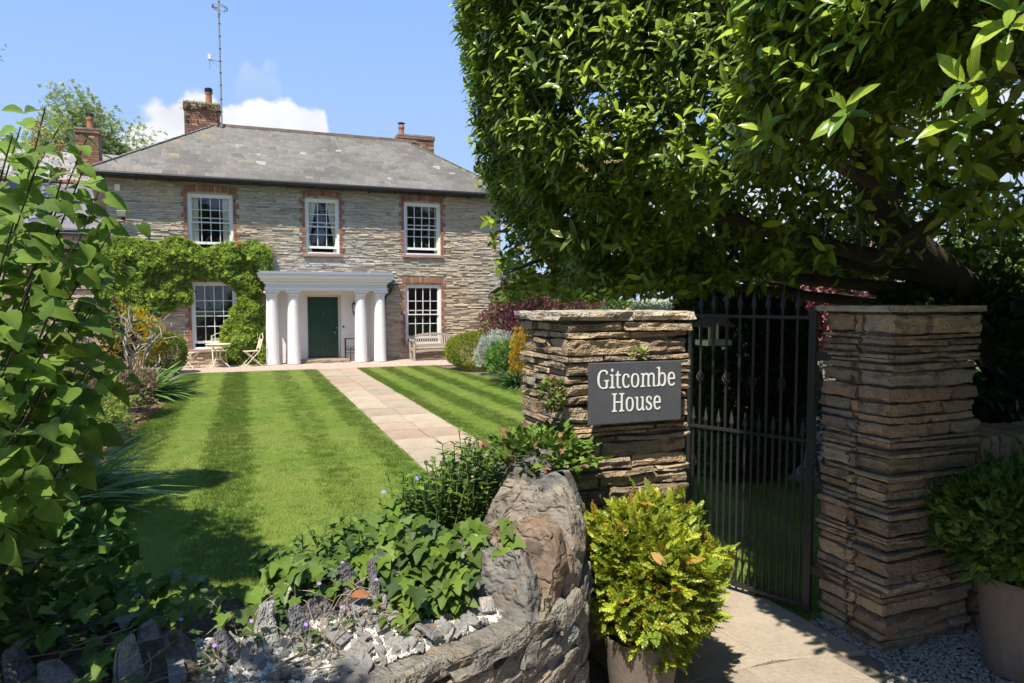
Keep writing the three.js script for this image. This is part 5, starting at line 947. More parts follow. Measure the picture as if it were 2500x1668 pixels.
// ================================================================= FOREGROUND WALL
const OUT = [[1.6, -3.42], [1.5, -3.1], [1.37, -2.75], [1.19, -2.53], [0.98, -2.42], [0.68, -2.3], [0.3, -2.18], [-0.2, -2.11], [-0.9, -2.16], [-1.8, -2.45]];
const INN = [[1.2, -3.62], [1.1, -3.42], [0.98, -3.25], [0.82, -3.14], [0.62, -3.05], [0.4, -3.0], [0.1, -2.95], [-0.3, -2.9], [-0.95, -2.95], [-1.8, -3.15]];
const curveOf = (p) => new THREE.CatmullRomCurve3(p.map(([x, z]) => V(x, 0, z)), false, 'centripetal');
const CO = curveOf(OUT), CI = curveOf(INN);
const wallP = (u, v, y) => { const a = CO.getPoint(u), b = CI.getPoint(u), p = a.lerp(b, v); p.y = y; return p; };   // u along, v from outer to inner face
const UEND = 0.445;                                        // where the coping stops and the broken top begins
const wall0 = thing('curved_wall', 'low curved dry slate wall in the foreground with rounded coping and broken rubble top', 'wall', [0, 0, 0]);
{
  seed(851);
  // core with an uneven, earthy top
  const N = 60, Mv = 10, pos = [], uv = [], idx = [];
  const topY = (u, v) => (u < UEND ? lerp(0.93, 0.72, u / UEND) : 0.685) + 0.05 * Math.sin(v * 3.1416) + (u > UEND ? 0.1 * sstep(0.25, 0.75, v) : 0) + 0.03 * fbm(u * 30, v * 6, 2);
  for (let i = 0; i <= N; i++) for (let j = 0; j <= Mv + 2; j++) {
    const u = i / N, v = clamp((j - 1) / Mv, 0, 1) * 0.92 + 0.04, y = j === 0 || j === Mv + 2 ? -0.1 : topY(u, v), p = wallP(u, v, y);
    pos.push(p.x, p.y, p.z); uv.push(u * 4, v + (j === 0 ? -1 : j === Mv + 2 ? 1 : 0));
  }
  const R = Mv + 3; for (let i = 0; i < N; i++) for (let j = 0; j < R - 1; j++) { const a = i * R + j, b = a + R; idx.push(a, b, a + 1, a + 1, b, b + 1); }
  const g = new THREE.BufferGeometry(); g.setAttribute('position', new THREE.Float32BufferAttribute(pos, 3)); g.setAttribute('uv', new THREE.Float32BufferAttribute(uv, 2)); g.setIndex(idx); g.computeVertexNormals();
  obj('earth_core', g, M('dark earth and moss', [0.5, 0.5, 0.45], { map: re(T_soil, 1.5), bumpMap: re(T_grain, 1), bumpScale: 0.03, roughness: 1 }), wall0);
  const place = (geo, u, v, y, extra = 0) => { const p = wallP(u, v, y), tn = CO.getTangent(u); geo.rotateY(Math.atan2(-tn.z, tn.x) + extra); geo.translate(p.x, p.y, p.z); return geo; };
  // outer face: beds dip to one side, as laid
  const len = CO.getLength();
  for (let y = -0.05, r = 0; y < 0.68; r++) {
    const h = rr(0.07, 0.15);
    for (let s = r & 1 ? -0.1 : 0; s < len;) {
      const l = rr(0.16, 0.46), u = (s + l / 2) / len; if (u > 0.01 && u < 0.99 && y + h < (u < UEND ? 0.86 : 0.72)) {
        const q = rock(l - 0.008, h - 0.006, 0.2, { amp: 0.017, nx: Math.round(l / 0.028), ny: Math.max(3, Math.round(h / 0.02)), nz: 3, beds: 34 }); q.rotateZ(u < 0.5 ? -0.32 + rr(-0.08, 0.08) : rr(-0.12, 0.05));
        const dark = rr(0.72, 1.2), c = rnd() < 0.5 ? [0.26, 0.235, 0.2] : rnd() < 0.6 ? [0.34, 0.265, 0.19] : [0.21, 0.21, 0.205];
        obj('stone', tint(place(q, u, 0.08, y + h / 2), sc(c, dark)), m_stone, wall0);
      }
      s += l;
    }
    y += h * 0.92;
  }
  // a second, thin fill behind the joints
  for (let k = 0; k < 40; k++) { const u = rr(0.02, 0.6), q = rock(rr(0.1, 0.25), rr(0.03, 0.06), 0.16, { amp: 0.014 }); q.rotateZ(-0.3 + rr(-0.2, 0.2)); obj('stone', tint(place(q, u, 0.085, rr(0.02, 0.66)), sc([0.24, 0.21, 0.17], rr(0.7, 1.2))), m_stone, wall0); }
  // ledge slabs along the broken part
  for (let u = UEND - 0.015; u < 0.97;) { const l = rr(0.3, 0.62), du = l / len, q = rock(l - 0.01, rr(0.05, 0.085), 0.17, { amp: 0.02, nx: Math.round(l / 0.02), nz: 8, ny: 5, beds: 50 }); q.rotateZ(-0.05 + rr(-0.03, 0.03)); obj('ledge_slab', tint(place(q, u + du / 2, 0.06, 0.685), sc([0.24, 0.215, 0.18], rr(0.75, 1.15))), m_stone, wall0); u += du; }
  // coping: upright rounded slabs across the wall
  const slab = (wd, hh, th) => {                            // beds lie in the thickness of the slab, edges broken to a rough arch
    hh *= 0.92; wd *= 1.04; const H = hh + 0.2, sd = rnd() * 50, q = rock(wd, th, H, { nx: 26, ny: 7, nz: 26, amp: 0.011, round: 0.2, beds: 60 });
    q.rotateX(-Math.PI / 2);
    const P = q.attributes.position;
    for (let i = 0; i < P.count; i++) {
      let x = P.getX(i), y = P.getY(i) + H / 2 - 0.2, z = P.getZ(i); const t = clamp(y / hh, 0, 1.05);
      x *= Math.sqrt(Math.max(0.02, 1 - Math.pow(t, 3))) * (1 + 0.1 * vn(y * 9 + sd, sd) + 0.05 * vn(y * 26 + sd, 3));
      y -= 0.05 * vn(x * 7 + sd, 2) * clamp(t * 2) + 0.02 * Math.round(1.6 * vn(x * 16 + sd, 5)) * clamp(t * 2);
      z += 0.014 * Math.round(2 * vn(x * 7 + sd, y * 7, 4)) / 2 + 0.007 * vn(x * 24, y * 24 + sd, 2);
      P.setXYZ(i, x, y, z);
    }
    return boxUV(toCreasedNormals(q, 0.5));
  };
  const specs = [[0.008, 0.13, 0.36, 0.46], [0.055, 0.1, 0.32, 0.46], [0.095, 0.11, 0.31, 0.44], [0.14, 0.12, 0.29, 0.46], [0.19, 0.13, 0.285, 0.48], [0.24, 0.12, 0.275, 0.5], [0.285, 0.11, 0.255, 0.5], [0.33, 0.1, 0.25, 0.5], [0.372, 0.1, 0.225, 0.5], [0.412, 0.09, 0.2, 0.5]];
  const cc = [[0.3, 0.27, 0.22], [0.17, 0.165, 0.155], [0.19, 0.18, 0.17], [0.22, 0.21, 0.19], [0.36, 0.32, 0.26], [0.3, 0.26, 0.21], [0.3, 0.25, 0.2], [0.28, 0.2, 0.14], [0.33, 0.27, 0.2], [0.24, 0.225, 0.2]];
  specs.forEach(([u, th, hh, wd], i) => {
    const q = slab(wd, hh, th); q.rotateX(-0.24 + gau() * 0.05); q.rotateZ(gau() * 0.05); q.rotateY(gau() * 0.04); const a = CO.getPoint(u + 0.02), b = CI.getPoint(u + 0.02), dx = b.x - a.x, dz = b.z - a.z, n = Math.hypot(dx, dz), c = V(a.x + dx / n * wd * 0.47, lerp(0.91, 0.72, u / UEND) + (i % 2 ? 0.012 : -0.012) + gau() * 0.008, a.z + dz / n * wd * 0.47);
    q.rotateY(Math.atan2(dz, -dx) ); q.translate(c.x, c.y, c.z);
    obj('coping_stone', tint(q, sc(cc[i], 0.85)), m_cope, wall0);
  });
  // upright slates set along the broken top
  const up = [[0.54, 0.52, 0.19, 0.15, 0.05, 0.5], [0.575, 0.55, 0.24, 0.13, 0.055, 0.3], [0.6, 0.6, 0.23, 0.1, 0.05, 0.1], [0.63, 0.42, 0.11, 0.09, 0.04, 0.9], [0.655, 0.5, 0.15, 0.13, 0.03, 0.6], [0.68, 0.4, 0.18, 0.09, 0.035, -0.1], [0.71, 0.42, 0.2, 0.09, 0.04, 0.15], [0.74, 0.4, 0.15, 0.08, 0.035, 0.25], [0.77, 0.45, 0.15, 0.12, 0.03, 0.3], [0.8, 0.4, 0.17, 0.1, 0.035, 0.2], [0.83, 0.36, 0.15, 0.12, 0.03, -0.1], [0.85, 0.5, 0.16, 0.1, 0.04, 0.3], [0.79, 0.6, 0.14, 0.1, 0.04, 0.5], [0.665, 0.68, 0.16, 0.14, 0.04, 0.7], [0.5, 0.5, 0.2, 0.16, 0.05, 0.6], [0.6, 0.38, 0.1, 0.06, 0.02, 1.1]];
  up.forEach(([u, v, h, w, th, lean], i) => { const q = rock(w, h, th, { amp: 0.011, nx: 6, ny: 9, nz: 3, beds: 8, round: 0.3 }); { const P = q.attributes.position; for (let k = 0; k < P.count; k++) { const tt = clamp(P.getY(k) / h + 0.5), sk = 0.3 * Math.sin(i * 2.3); P.setX(k, P.getX(k) * (1 - 0.55 * tt * tt) + sk * w * tt * tt); P.setZ(k, P.getZ(k) * (0.8 - 0.35 * tt)); } q.computeVertexNormals(); } q.rotateZ(lean * 0.5); q.rotateX(-0.35); const p = wallP(u, v, 0.74 + h * 0.36); q.rotateY(0.5 + 0.2 * Math.sin(i * 3)); q.translate(p.x, p.y, p.z); obj('upright_slate', tint(q, sc(i % 3 === 0 ? [0.34, 0.33, 0.3] : [0.17, 0.165, 0.175], rr(0.85, 1.15))), m_stone, wall0); });
  // crumbled lime mortar on the broken top
  const lump = () => { const g = new THREE.IcosahedronGeometry(1, 2), P = g.attributes.position, s = rnd() * 90; for (let i = 0; i < P.count; i++) { const x = P.getX(i), y = P.getY(i), z = P.getZ(i), k = 0.72 + 0.5 * vn(x * 1.3 + s, y * 1.3, z * 1.3) + 0.28 * vn(x * 3.4, y * 3.4 + s, z * 3.4); P.setXYZ(i, x * k, y * k * 0.7, z * k); } const f = mergeVerticesSafe(g); f.computeVertexNormals(); return f; };
  const LG = [0, 1, 2, 3, 4, 5, 6].map(lump), mm = [[0.82, 0.78, 0.71], [0.78, 0.74, 0.67], [0.72, 0.68, 0.61], [0.86, 0.83, 0.78]].map((c, i) => M('crumbled lime mortar', c, { bumpMap: re(T_grain, 1.5), bumpScale: 0.02, roughness: 1 }));
  const rub = (big) => { const u = rr(UEND + 0.005, 0.76), v = rr(0.1, 0.52), y = topY(u, v) + (v < 0.16 ? 0.03 : 0.012); return [u, v, y, big ? rr(0.012, 0.028) * (rnd() < 0.12 ? 1.6 : 1) : rr(0.005, 0.014)]; };
  for (let i = 0; i < 300; i++) { const [u, v, y, s] = rub(true), p = wallP(u, v, y), m = shadowed(new THREE.Mesh(LG[i % 7], mm[Math.floor(rnd() * 4)])); m.name = 'mortar_lump'; m.position.copy(p); m.rotation.set(rr(0, 6), rr(0, 6), rr(0, 6)); m.scale.set(s * rr(0.8, 1.5), s, s * rr(0.8, 1.3)); wall0.add(m); }
  const S = []; for (let i = 0; i < 9000; i++) { const [u, v, y, s] = rub(false); S.push([wallP(u, v, y - 0.012), V(gau(), gau(), gau()), V(gau(), gau(), gau() + 0.1), s, sc([0.78, 0.73, 0.65], rr(0.5, 1.1))]); }
  leaves('mortar_crumbs', LG[0], M('mortar crumbs', white3, { roughness: 1 }), S, wall0);
  for (let i = 0; i < 14; i++) { const u = rr(UEND + 0.01, 0.8), v = rr(0.08, 0.55), q = rock(rr(0.05, 0.13), rr(0.012, 0.025), rr(0.035, 0.07), { amp: 0.006, nx: 4, ny: 2, nz: 3 }); q.rotateX(gau() * 0.5); q.rotateZ(gau() * 0.6); const p = wallP(u, v, topY(u, v) + (v < 0.22 ? 0.05 : 0.02)); q.rotateY(rr(0, 6)); q.translate(p.x, p.y, p.z); obj('slate_chip', tint(q, sc([0.24, 0.235, 0.23], rr(0.7, 1.5))), m_stone, wall0); }
  wall0.userData.topY = null; delete wall0.userData.topY;
  globalThis.topYw = topY;
}
// ================================================================= PLANT POTS
function pot(name, label, p, r, h) { const t = thing(name, label, 'plant pot', p); obj('pot_body', lathe([[0, 0], [r * 0.78, 0], [r * 0.8, 0.02], [r * 0.98, h - 0.03], [r, h], [r * 0.93, h], [r * 0.9, h - 0.05], [0, h - 0.06]], 40), m_pot, t); obj('compost', new THREE.CircleGeometry(r * 0.9, 24).rotateX(-Math.PI / 2).translate(0, h - 0.055, 0), m_soil, t); return t; }
pot('plant_pot', 'tall clay pot at the foot of the sunlit pillar, mostly in the frame bottom', [1.78, 0, -2.86], 0.185, 0.34);
pot('plant_pot', 'tall weathered clay pot standing on gravel before the shaded pillar', [3.78, 0, -2.36], 0.21, 0.52);
// sprig: stem with opposite small leaves
const G_sprig = (() => { const l = []; for (let i = 0; i < 6; i++) for (const s of [-1, 1]) { const g = L_round.clone(); g.applyMatrix4(leafMatrix([V(0, 0, 0.1 + i * 0.15), V(s * 0.95, 0.25 * ((i * 7) % 3 - 1), 0.35 + 0.12 * (i % 3)), V(0.3 * s, 1, -0.2), 0.34 * (1 - i * 0.07)])); l.push(g); } const g = L_round.clone(); g.applyMatrix4(leafMatrix([V(0, 0, 0.95), V(0, 0.2, 1), UPV, 0.2])); l.push(g); const r = new THREE.CylinderGeometry(0.012, 0.016, 1, 4).rotateX(Math.PI / 2).translate(0, 0, 0.5); l.push(r); return merge(l); })();
shrub('golden_box', 'bright yellow-green small-leaved shrub growing in the pot by the sunlit pillar', 'shrub', [1.86, 0.24, -2.9], [0.3, 0.36, 0.3], { n: 7500, geo: G_sprig, mat: leafM('box leaf', white3, { roughness: 0.4, specularIntensity: 0.5, clearcoat: 0.3, clearcoatRoughness: 0.3 }), size: [0.04, 0.08], cols: [[0.18, 0.26, 0.025], [0.5, 0.54, 0.05], [0.48, 0.3, 0.04]], sub: 0.06, lump: 0.3, freq: 3.6, sd: 861, shell: 0.4, up: 0.15, base: 1, jit: 1.1 });
shrub('box_shrub', 'dark green small-leaved shrub growing in the clay pot before the shaded pillar', 'shrub', [3.86, 0.45, -2.42], [0.42, 0.3, 0.4], { n: 8000, geo: G_sprig, mat: leafM('box leaf', white3, { roughness: 0.4, specularIntensity: 0.5 }), size: [0.035, 0.08], cols: [[0.06, 0.12, 0.015], [0.2, 0.32, 0.04]], lump: 0.3, freq: 3.4, sd: 871, shell: 0.5, up: 0.15, base: 1, jit: 1.1 });
// ================================================================= LAUREL OVER THE GATE
{
  const t = thing('laurel_tree', 'large glossy laurel arching over the gate with dark branches inside', 'laurel tree', [4.9, 0, -4.7]); seed(901);
  const O = V(4.9, 0, -4.7);
  const edge = [[0.2, 2.9], [-0.6, 2.45], [-1.2, 2.08], [-1.7, 1.98], [-2.2, 2.0], [-2.7, 2.28], [-3.1, 2.7], [-3.5, 2.5], [-4.0, 2.2], [-4.4, 1.97], [-5, 1.99], [-6, 2.25], [-7, 2.65]];      // z, x of the left face
  const xB = (z) => { for (let i = 0; i < edge.length - 1; i++) if (z <= edge[i][0] && z >= edge[i + 1][0]) return lerp(edge[i][1], edge[i + 1][1], (edge[i][0] - z) / (edge[i][0] - edge[i + 1][0])); return z > 0 ? 3 : 2.6; };
  const deep = [0.025, 0.06, 0.008], mid = [0.1, 0.2, 0.012], fresh = [0.5, 0.66, 0.03], L = [], near = [];
  // shoots: a stem tip with leaves spiralling round it
  const shoot = (p, ax, outer, n, size, list) => {
    const u = V(gau(), gau(), gau()).cross(ax).normalize(), v = ax.clone().cross(u).normalize(), ln = rr(0.08, 0.2), age = Math.pow(rnd(), 0.65);
    for (let i = 0; i < n; i++) {
      const a = i * 2.4 + rnd() * 0.6, tt = i / n, rad = u.clone().multiplyScalar(Math.cos(a)).addScaledVector(v, Math.sin(a)), d = ax.clone().multiplyScalar(0.35 + 0.5 * tt).addScaledVector(rad, 0.9).add(V(0, -0.12 + 0.25 * tt, 0)).normalize();
      const nn = ax.clone().addScaledVector(rad, -0.35).add(V(-0.15, 0.75, 0.25)), s = size * rr(0.7, 1.15) * (tt > 0.8 ? 0.75 : 1);
      const fr = clamp(age * (0.35 + 0.8 * tt) * rr(0.5, 1.2)), c = mixc(mixc(deep, mid, rnd()), fresh, fr);
      list.push([p.clone().addScaledVector(ax, ln * tt), d, nn, s, sc(c, rr(0.8, 1.2)), outer]);
    }
  };
  // the face above the path: from low at the right edge of the photograph to the far left corner
  const botY = (z) => z > -2.8 ? lerp(2.95, 2.58, sstep(-1.1, -2.7, z)) : lerp(2.58, 2.0, sstep(-3.2, -4.6, z));
  for (let i = 0; i < 9000; i++) {
    const z = lerp(0, -6.9, Math.pow(rnd(), 0.85)), y = botY(z) + Math.pow(rnd(), 0.95) * (z > -2.8 ? 1.7 : 2.9), e = 0.05;
    const s = Math.pow(rnd(), 1.7) * 0.55, nx = -1, nz = (xB(z - e) - xB(z + e)) / (2 * e) * -1, n = V(nx, 0, nz * 0.9).normalize();
    const lump = 0.2 * fbm(z * 1.5, y * 1.5, 4) + 0.08 * fbm(z * 5, y * 5, 7);
    const under = 1.3 * sstep(3.1, 2.0, y) * sstep(-3.0, -3.9, z) * (z < -5 ? 0.5 : 1);      // belly draws back beneath
    const p = V(xB(z) - lump * n.x * -1 + (0.2 * (3.3 - y) - 0.12) * sstep(-3.6, -4.4, z), y, z).addScaledVector(n, -s - under * 0.8 + 0.0);
    const outer = (1 - s / 0.55);
    const ax = n.clone().multiplyScalar(0.75).add(V(gau() * 0.5, 0.42 + gau() * 0.4, gau() * 0.5)).normalize();
    shoot(p, ax, outer * outer, 7 + Math.floor(rnd() * 4), rr(0.08, 0.12), L);
  }
  // far curtain, thinner towards the right and low down so that the sky shows through
  for (let i = 0; i < 3000; i++) {
    const x = rr(2.4, 9), thin = sstep(2.6, 5.5, x), y = 1.99 + 0.3 * sstep(3, 4.6, x) + 0.1 * vn(x * 3, 2) + Math.pow(rnd(), 1 + 0.2 * thin) * 2.9, z = -6.2 - 0.9 * rnd() + 0.35 * vn(x, y);
    const hole = fbm(x * 1.5, y * 2.2, 11) + (thin * 0.25); if (rnd() < 0.5 * thin || hole > 0.26) continue;
    shoot(V(x, y, z), V(gau(), -0.2 + gau() * 0.6, 0.6 + gau()).normalize(), 0.1 * rnd(), 5 + Math.floor(rnd() * 3), rr(0.09, 0.14), L);
  }
  // low fringe between and above the pillars
  for (let i = 0; i < 620; i++) { const x = rr(2.3, 6.4), z = -4.4 - 2.0 * rnd(), y = 2.04 + 0.25 * sstep(3, 4.6, x) + 0.16 * rnd() + 0.08 * vn(x * 4, z * 4); shoot(V(x, y, z), V(gau() * 0.6, -0.55, gau() * 0.6 + 0.2).normalize(), 0.08 * rnd(), 5, rr(0.09, 0.13), L); }
  // roof of the crown
  for (let i = 0; i < 16000; i++) { const z = rr(-6.9, 1.6), x = xB(z) + 0.1 + Math.pow(rnd(), 1.2) * 5.6, y = (z > -2.8 ? 3.6 : 4.3) + 0.45 * rnd() + 0.3 * vn(x, z); shoot(V(x, y, z), V(gau() * 0.4, 1, gau() * 0.4).normalize(), 0.6 * rnd(), 6, rr(0.13, 0.19), L); }
  // inside: sparse leaves along the branches
  for (let i = 0; i < 1300; i++) { const z = rr(-6, -0.9), x = xB(z) + 0.5 + rnd() * 4.8, y = rr(2.75, 3.8) - 0.45 * sstep(-3, -5.5, z); shoot(V(x, y, z), V(gau(), 0.2 + gau() * 0.6, gau()).normalize(), 0.12 * rnd(), 5, rr(0.1, 0.14), L); }
  // underside: foliage hanging below the limbs, well inside the crown
  for (let i = 0; i < 1300; i++) { const z = rr(-5.6, -2.2), x = xB(z) + 0.25 + Math.pow(rnd(), 0.8) * 4.2, dd = clamp((x - xB(z)) / 2.2), y = lerp(2.62, 2.3, dd) - 0.2 * sstep(-2.8, -5, z) + 0.5 * rnd() + 0.12 * vn(x * 2, z * 2); if (fbm(x * 1.6, z * 1.6, 21) > 0.02) continue; shoot(V(x, y, z), V(gau() - 0.2, -0.1 + gau() * 0.5, gau() + 0.2).normalize(), 0, 5, rr(0.1, 0.14), L); }
  // trailing sprigs that hang into the light near the camera
  for (const [x, y, z, k] of [[2.1, 2.72, -1.42, 10], [2.12, 2.6, -1.5, 9], [2.06, 2.86, -1.3, 9], [2.05, 2.6, -1.95, 8], [2.1, 2.62, -2.35, 8], [2.2, 2.5, -1.62, 7]]) shoot(V(x, y, z), V(-0.85, 0.12, 0.3 + gau() * 0.3).normalize(), 1, k, 0.13, L);
  for (let i = L.length - 1; i >= 0; i--) if (L[i][0].y + L[i][1].y * L[i][3] < 1.93) { L[i] = L[L.length - 1]; L.pop(); }
  for (const l of L) l[0].sub(O);
  const cand = [];
  L.forEach((l, i) => { const w = l[0].clone().add(O), [X, Y, Z] = px(w); if (Z < 1 && X > 0 && X < 2500 && Y > -40 && Y < 900 && l[5] > 0.45) cand.push([w.distanceTo(camera.position) - l[5] * 0.8, i]); });
  cand.sort((a, b) => a[0] - b[0]); const pick = new Set(cand.slice(0, 300).map((c) => c[1]));
  const glossy = { map: T_leaf, roughness: 0.7, specularIntensity: 0.4, clearcoat: 0.45, clearcoatRoughness: 0.2, transmission: 0.25, bumpMap: T_leafB, bumpScale: 0.003 };
  singles('leaf', L_laurel, [leafM('fresh laurel leaf', [0.42, 0.56, 0.03], glossy), leafM('bright laurel leaf', [0.27, 0.42, 0.02], glossy), leafM('green laurel leaf', [0.14, 0.26, 0.014], glossy)], L.filter((l, i) => pick.has(i)), t);
  leaves('foliage', L_laurel, leafM('laurel leaf', white3, glossy), L.filter((l, i) => !pick.has(i)), t);
  // trunk leaning in from the right, limbs under the crown
  const B = (pts, r0, r1, n = 16) => tube(pts.map((p) => V(...p).sub(O)), r0, r1, n, 9);
  obj('trunk', B([[6.9, -0.2, -4.2], [6.3, 1.0, -4.1], [5.5, 1.85, -3.8], [4.6, 2.35, -3.7], [3.9, 2.7, -3.5], [3.4, 3.1, -3.2]], 0.2, 0.06, 24), m_bark, t);
  seed(931);
  const limbs = [[[5.2, 2.0, -3.8], [4.2, 2.15, -4.6], [3.3, 2.3, -5.0], [2.4, 2.45, -5.2]], [[5.0, 2.1, -3.8], [4.4, 2.4, -4.8], [4.5, 2.7, -5.8]], [[4.3, 2.25, -3.75], [3.6, 2.5, -4.2], [2.8, 2.75, -4.5], [2.1, 3.0, -4.6]], [[3.9, 2.65, -3.3], [3.2, 2.8, -3.2], [2.5, 3.0, -2.9]], [[4.3, 2.25, -3.75], [4.2, 2.7, -2.9], [3.6, 3.0, -2.1], [2.7, 3.1, -1.8]], [[6.2, 1.1, -4.05], [5.8, 2.1, -4.6], [5.8, 2.9, -5.6], [5.2, 3.4, -6.1]], [[6.0, 1.4, -4.0], [5.9, 2.2, -3.6], [6.2, 3.2, -3.4]], [[5.6, 1.8, -3.85], [4.6, 2.05, -5.3], [3.5, 2.2, -6.0], [2.8, 2.35, -6.3]]];
  for (const l of limbs) {
    obj('branch', B(l, 0.06, 0.02), m_bark, t);
    const c = new THREE.CatmullRomCurve3(l.map((p) => V(...p)));
    for (let k = 0; k < 7; k++) { const p = c.getPoint(0.25 + 0.75 * k / 7), d = V(gau() - 0.3, rr(-0.15, 0.9), gau()).normalize(), q = p.clone().addScaledVector(d, rr(0.4, 1)); obj('branchlet', B([p.toArray(), p.clone().lerp(q, 0.5).add(V(gau() * 0.08, gau() * 0.08, gau() * 0.08)).toArray(), q.toArray()], 0.02, 0.006, 8), m_bark, t); }
  }
  // flower spikes
  const bead = new THREE.IcosahedronGeometry(0.005, 0); for (let k = 0; k < 26; k++) { const z = rr(-5.2, -1.4), y = botY(z) + rr(0.3, 1.5), p = V(xB(z) - 0.05, y, z).sub(O), d = V(-0.8, rr(-0.1, 0.6), rr(-0.3, 0.5)).normalize(), gs = []; for (let i = 0; i < 26; i++) gs.push(bead.clone().translate(...p.clone().addScaledVector(d, 0.02 + i * 0.0042).add(V(gau() * 0.008, gau() * 0.008, gau() * 0.008)).toArray())); obj('flower_spike', merge(gs), M('spent laurel flower', [0.42, 0.36, 0.16], { roughness: 0.9 }), t); }
}
// hedge and ivy in the deep shade at the right edge
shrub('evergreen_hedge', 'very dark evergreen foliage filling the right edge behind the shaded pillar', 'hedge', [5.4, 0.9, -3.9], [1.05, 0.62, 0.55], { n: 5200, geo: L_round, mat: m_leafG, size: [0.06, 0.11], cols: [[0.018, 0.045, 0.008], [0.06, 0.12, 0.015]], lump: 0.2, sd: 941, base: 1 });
{
  const t = thing('wall_creeper', 'round-leaved green creeper climbing the dark wall above the potted box', 'creeper', [4.2, 0, -2.7]), L = []; seed(951);
  for (let i = 0; i < 110; i++) { const x = rr(-0.1, 0.75), y = rr(0.72, 1.2) - 0.25 * x; L.push([V(x, y, 0.02 + rr(0, 0.12)), V(gau(), gau() - 0.3, 0.4), V(-0.3, 0.5, 1), rr(0.05, 0.075), [0, 0, 0]]); }
  singles('leaf', leafGeo([[0.1, 0, 0], [0.45, 0.25, 0.2], [0.48, 0.6, 0.55], [0.25, 0.92, 0.9], [0, 1, 1]], 0.15, 0.15), [leafM('creeper leaf', [0.06, 0.13, 0.02]), leafM('creeper leaf', [0.09, 0.18, 0.03])], L, t);
  obj('stem', merge([0, 1, 2, 3].map((k) => tube([[k * 0.18, 0.05, 0.06], [k * 0.15 + 0.05, 0.6, 0.08], [k * 0.2 - 0.05, 1.15 - k * 0.06, 0.06]], 0.005, 0.003, 10, 5))), m_green_stem, t);
}
// ================================================================= LILAC AT THE LEFT
{
  const t = thing('lilac_bush', 'big heart-leaved lilac bush filling the left foreground', 'lilac', [-1.3, 0, -3.2]); seed(1001);
  const O = V(-1.3, 0, -3.2), foot = V(-1.25, 0.1, -3.25), L = [];
  const tips = [[150, 300, 2.25], [50, 310, 2.3], [205, 410, 2.3], [95, 390, 2.0], [250, 720, 2.3], [110, 262, 2.1], [30, 330, 2.0], [215, 330, 2.35], [240, 470, 2.3], [150, 440, 2.0], [40, 520, 1.9], [275, 560, 2.2], [180, 600, 2.0], [270, 640, 2.35], [80, 680, 1.85], [200, 740, 2.05], [260, 830, 2.15], [140, 800, 1.9], [30, 860, 1.8], [215, 900, 2.0], [285, 900, 2.2], [180, 980, 1.9], [70, 1010, 1.75], [10, 1150, 1.8], [110, 1110, 1.85], [190, 1060, 2.0], [60, 420, 2.4], [120, 540, 2.6], [200, 860, 2.5], [100, 930, 2.4], [-60, 500, 2.0], [-80, 800, 2.0], [-60, 1000, 2.0], [-120, 300, 2.2]];
  const P = tips.map(([x, y, d]) => at(x, y, d));
  P.push(V(-1.5, 2.9, -3.1), V(-1.9, 2.5, -3.0), V(-1.2, 2.8, -3.6), V(-1.9, 2.1, -2.5), V(-1.6, 1.6, -2.4));
  P.forEach((e, k) => {
    const m = foot.clone().lerp(e, 0.5).add(V(-0.16 + gau() * 0.14, -0.1 + gau() * 0.14, gau() * 0.12)), a = foot.clone().add(V(gau() * 0.12, 0, gau() * 0.1)), c = new THREE.CatmullRomCurve3([a, m, e.clone().lerp(m, 0.35), e]);
    obj('branch', tube(c.getPoints(6).map((p) => p.sub(O)), 0.009, 0.002, 14, 6), k % 4 ? m_bark : m_twig, t);
    const nl = 30; for (let i = 0; i < nl; i++) {
      const u = lerp(0.4, 1, i / (nl - 1)), p = c.getPoint(u), tn = c.getTangent(u), side = (i & 1 ? 1 : -1), b = V(gau(), gau(), gau()).cross(tn).normalize(), d = b.clone().multiplyScalar(side).addScaledVector(tn, 0.3 + gau() * 0.4).add(V(0.15 + gau() * 0.3, -0.45 + gau() * 0.45, 0.2 + gau() * 0.3)).normalize();
      const s = rr(0.055, 0.1) * (u > 0.95 ? 0.7 : 1), q = p.clone().addScaledVector(d, 0.015 + 0.03 * rnd()).add(V(gau() * 0.05, gau() * 0.05, gau() * 0.05));
      L.push([q.sub(O), d, V(-0.15 + gau() * 0.7, 0.8, 0.4 + gau() * 0.7), s, [0, 0, 0]]);
    }
  });
  L.forEach((l) => { const [X, Y, Z] = px(l[0].clone().add(O)); l[5] = (Z < 1 && X > -60 && X < 400 && Y > -50 && Y < 1720 ? 0 : 10) + l[0].clone().add(O).distanceTo(camera.position); });
  L.sort((a, b) => a[5] - b[5]);
  const ms = [[0.16, 0.27, 0.035], [0.12, 0.21, 0.03], [0.22, 0.34, 0.045]].map((c) => leafM('lilac leaf', c, { map: T_lilac, roughness: 0.7, specularIntensity: 0.25, transmission: 0.5 }));
  singles('leaf', L_lilac, ms, L.slice(0, 300), t);
  L.slice(300).forEach((l) => { l[4] = sc([0.165, 0.275, 0.037], rr(0.75, 1.25)); }); leaves('foliage', L_lilac, leafM('lilac leaf', white3, { map: T_lilac, roughness: 0.7 }), L.slice(300), t);
  const bead = new THREE.IcosahedronGeometry(0.0028, 0), sm = M('spent lilac flower', [0.36, 0.2, 0.1], { roughness: 0.9 });
  for (const k of [3, 9]) { const gs = [], e = P[k].clone().sub(O); for (let i = 0; i < 60; i++) { const tt = rnd(); gs.push(bead.clone().translate(e.x + gau() * 0.035 * (1 - tt * 0.7), e.y + 0.11 * tt, e.z + gau() * 0.035 * (1 - tt * 0.7))); } obj('flower_panicle', merge(gs), sm, t); }
}
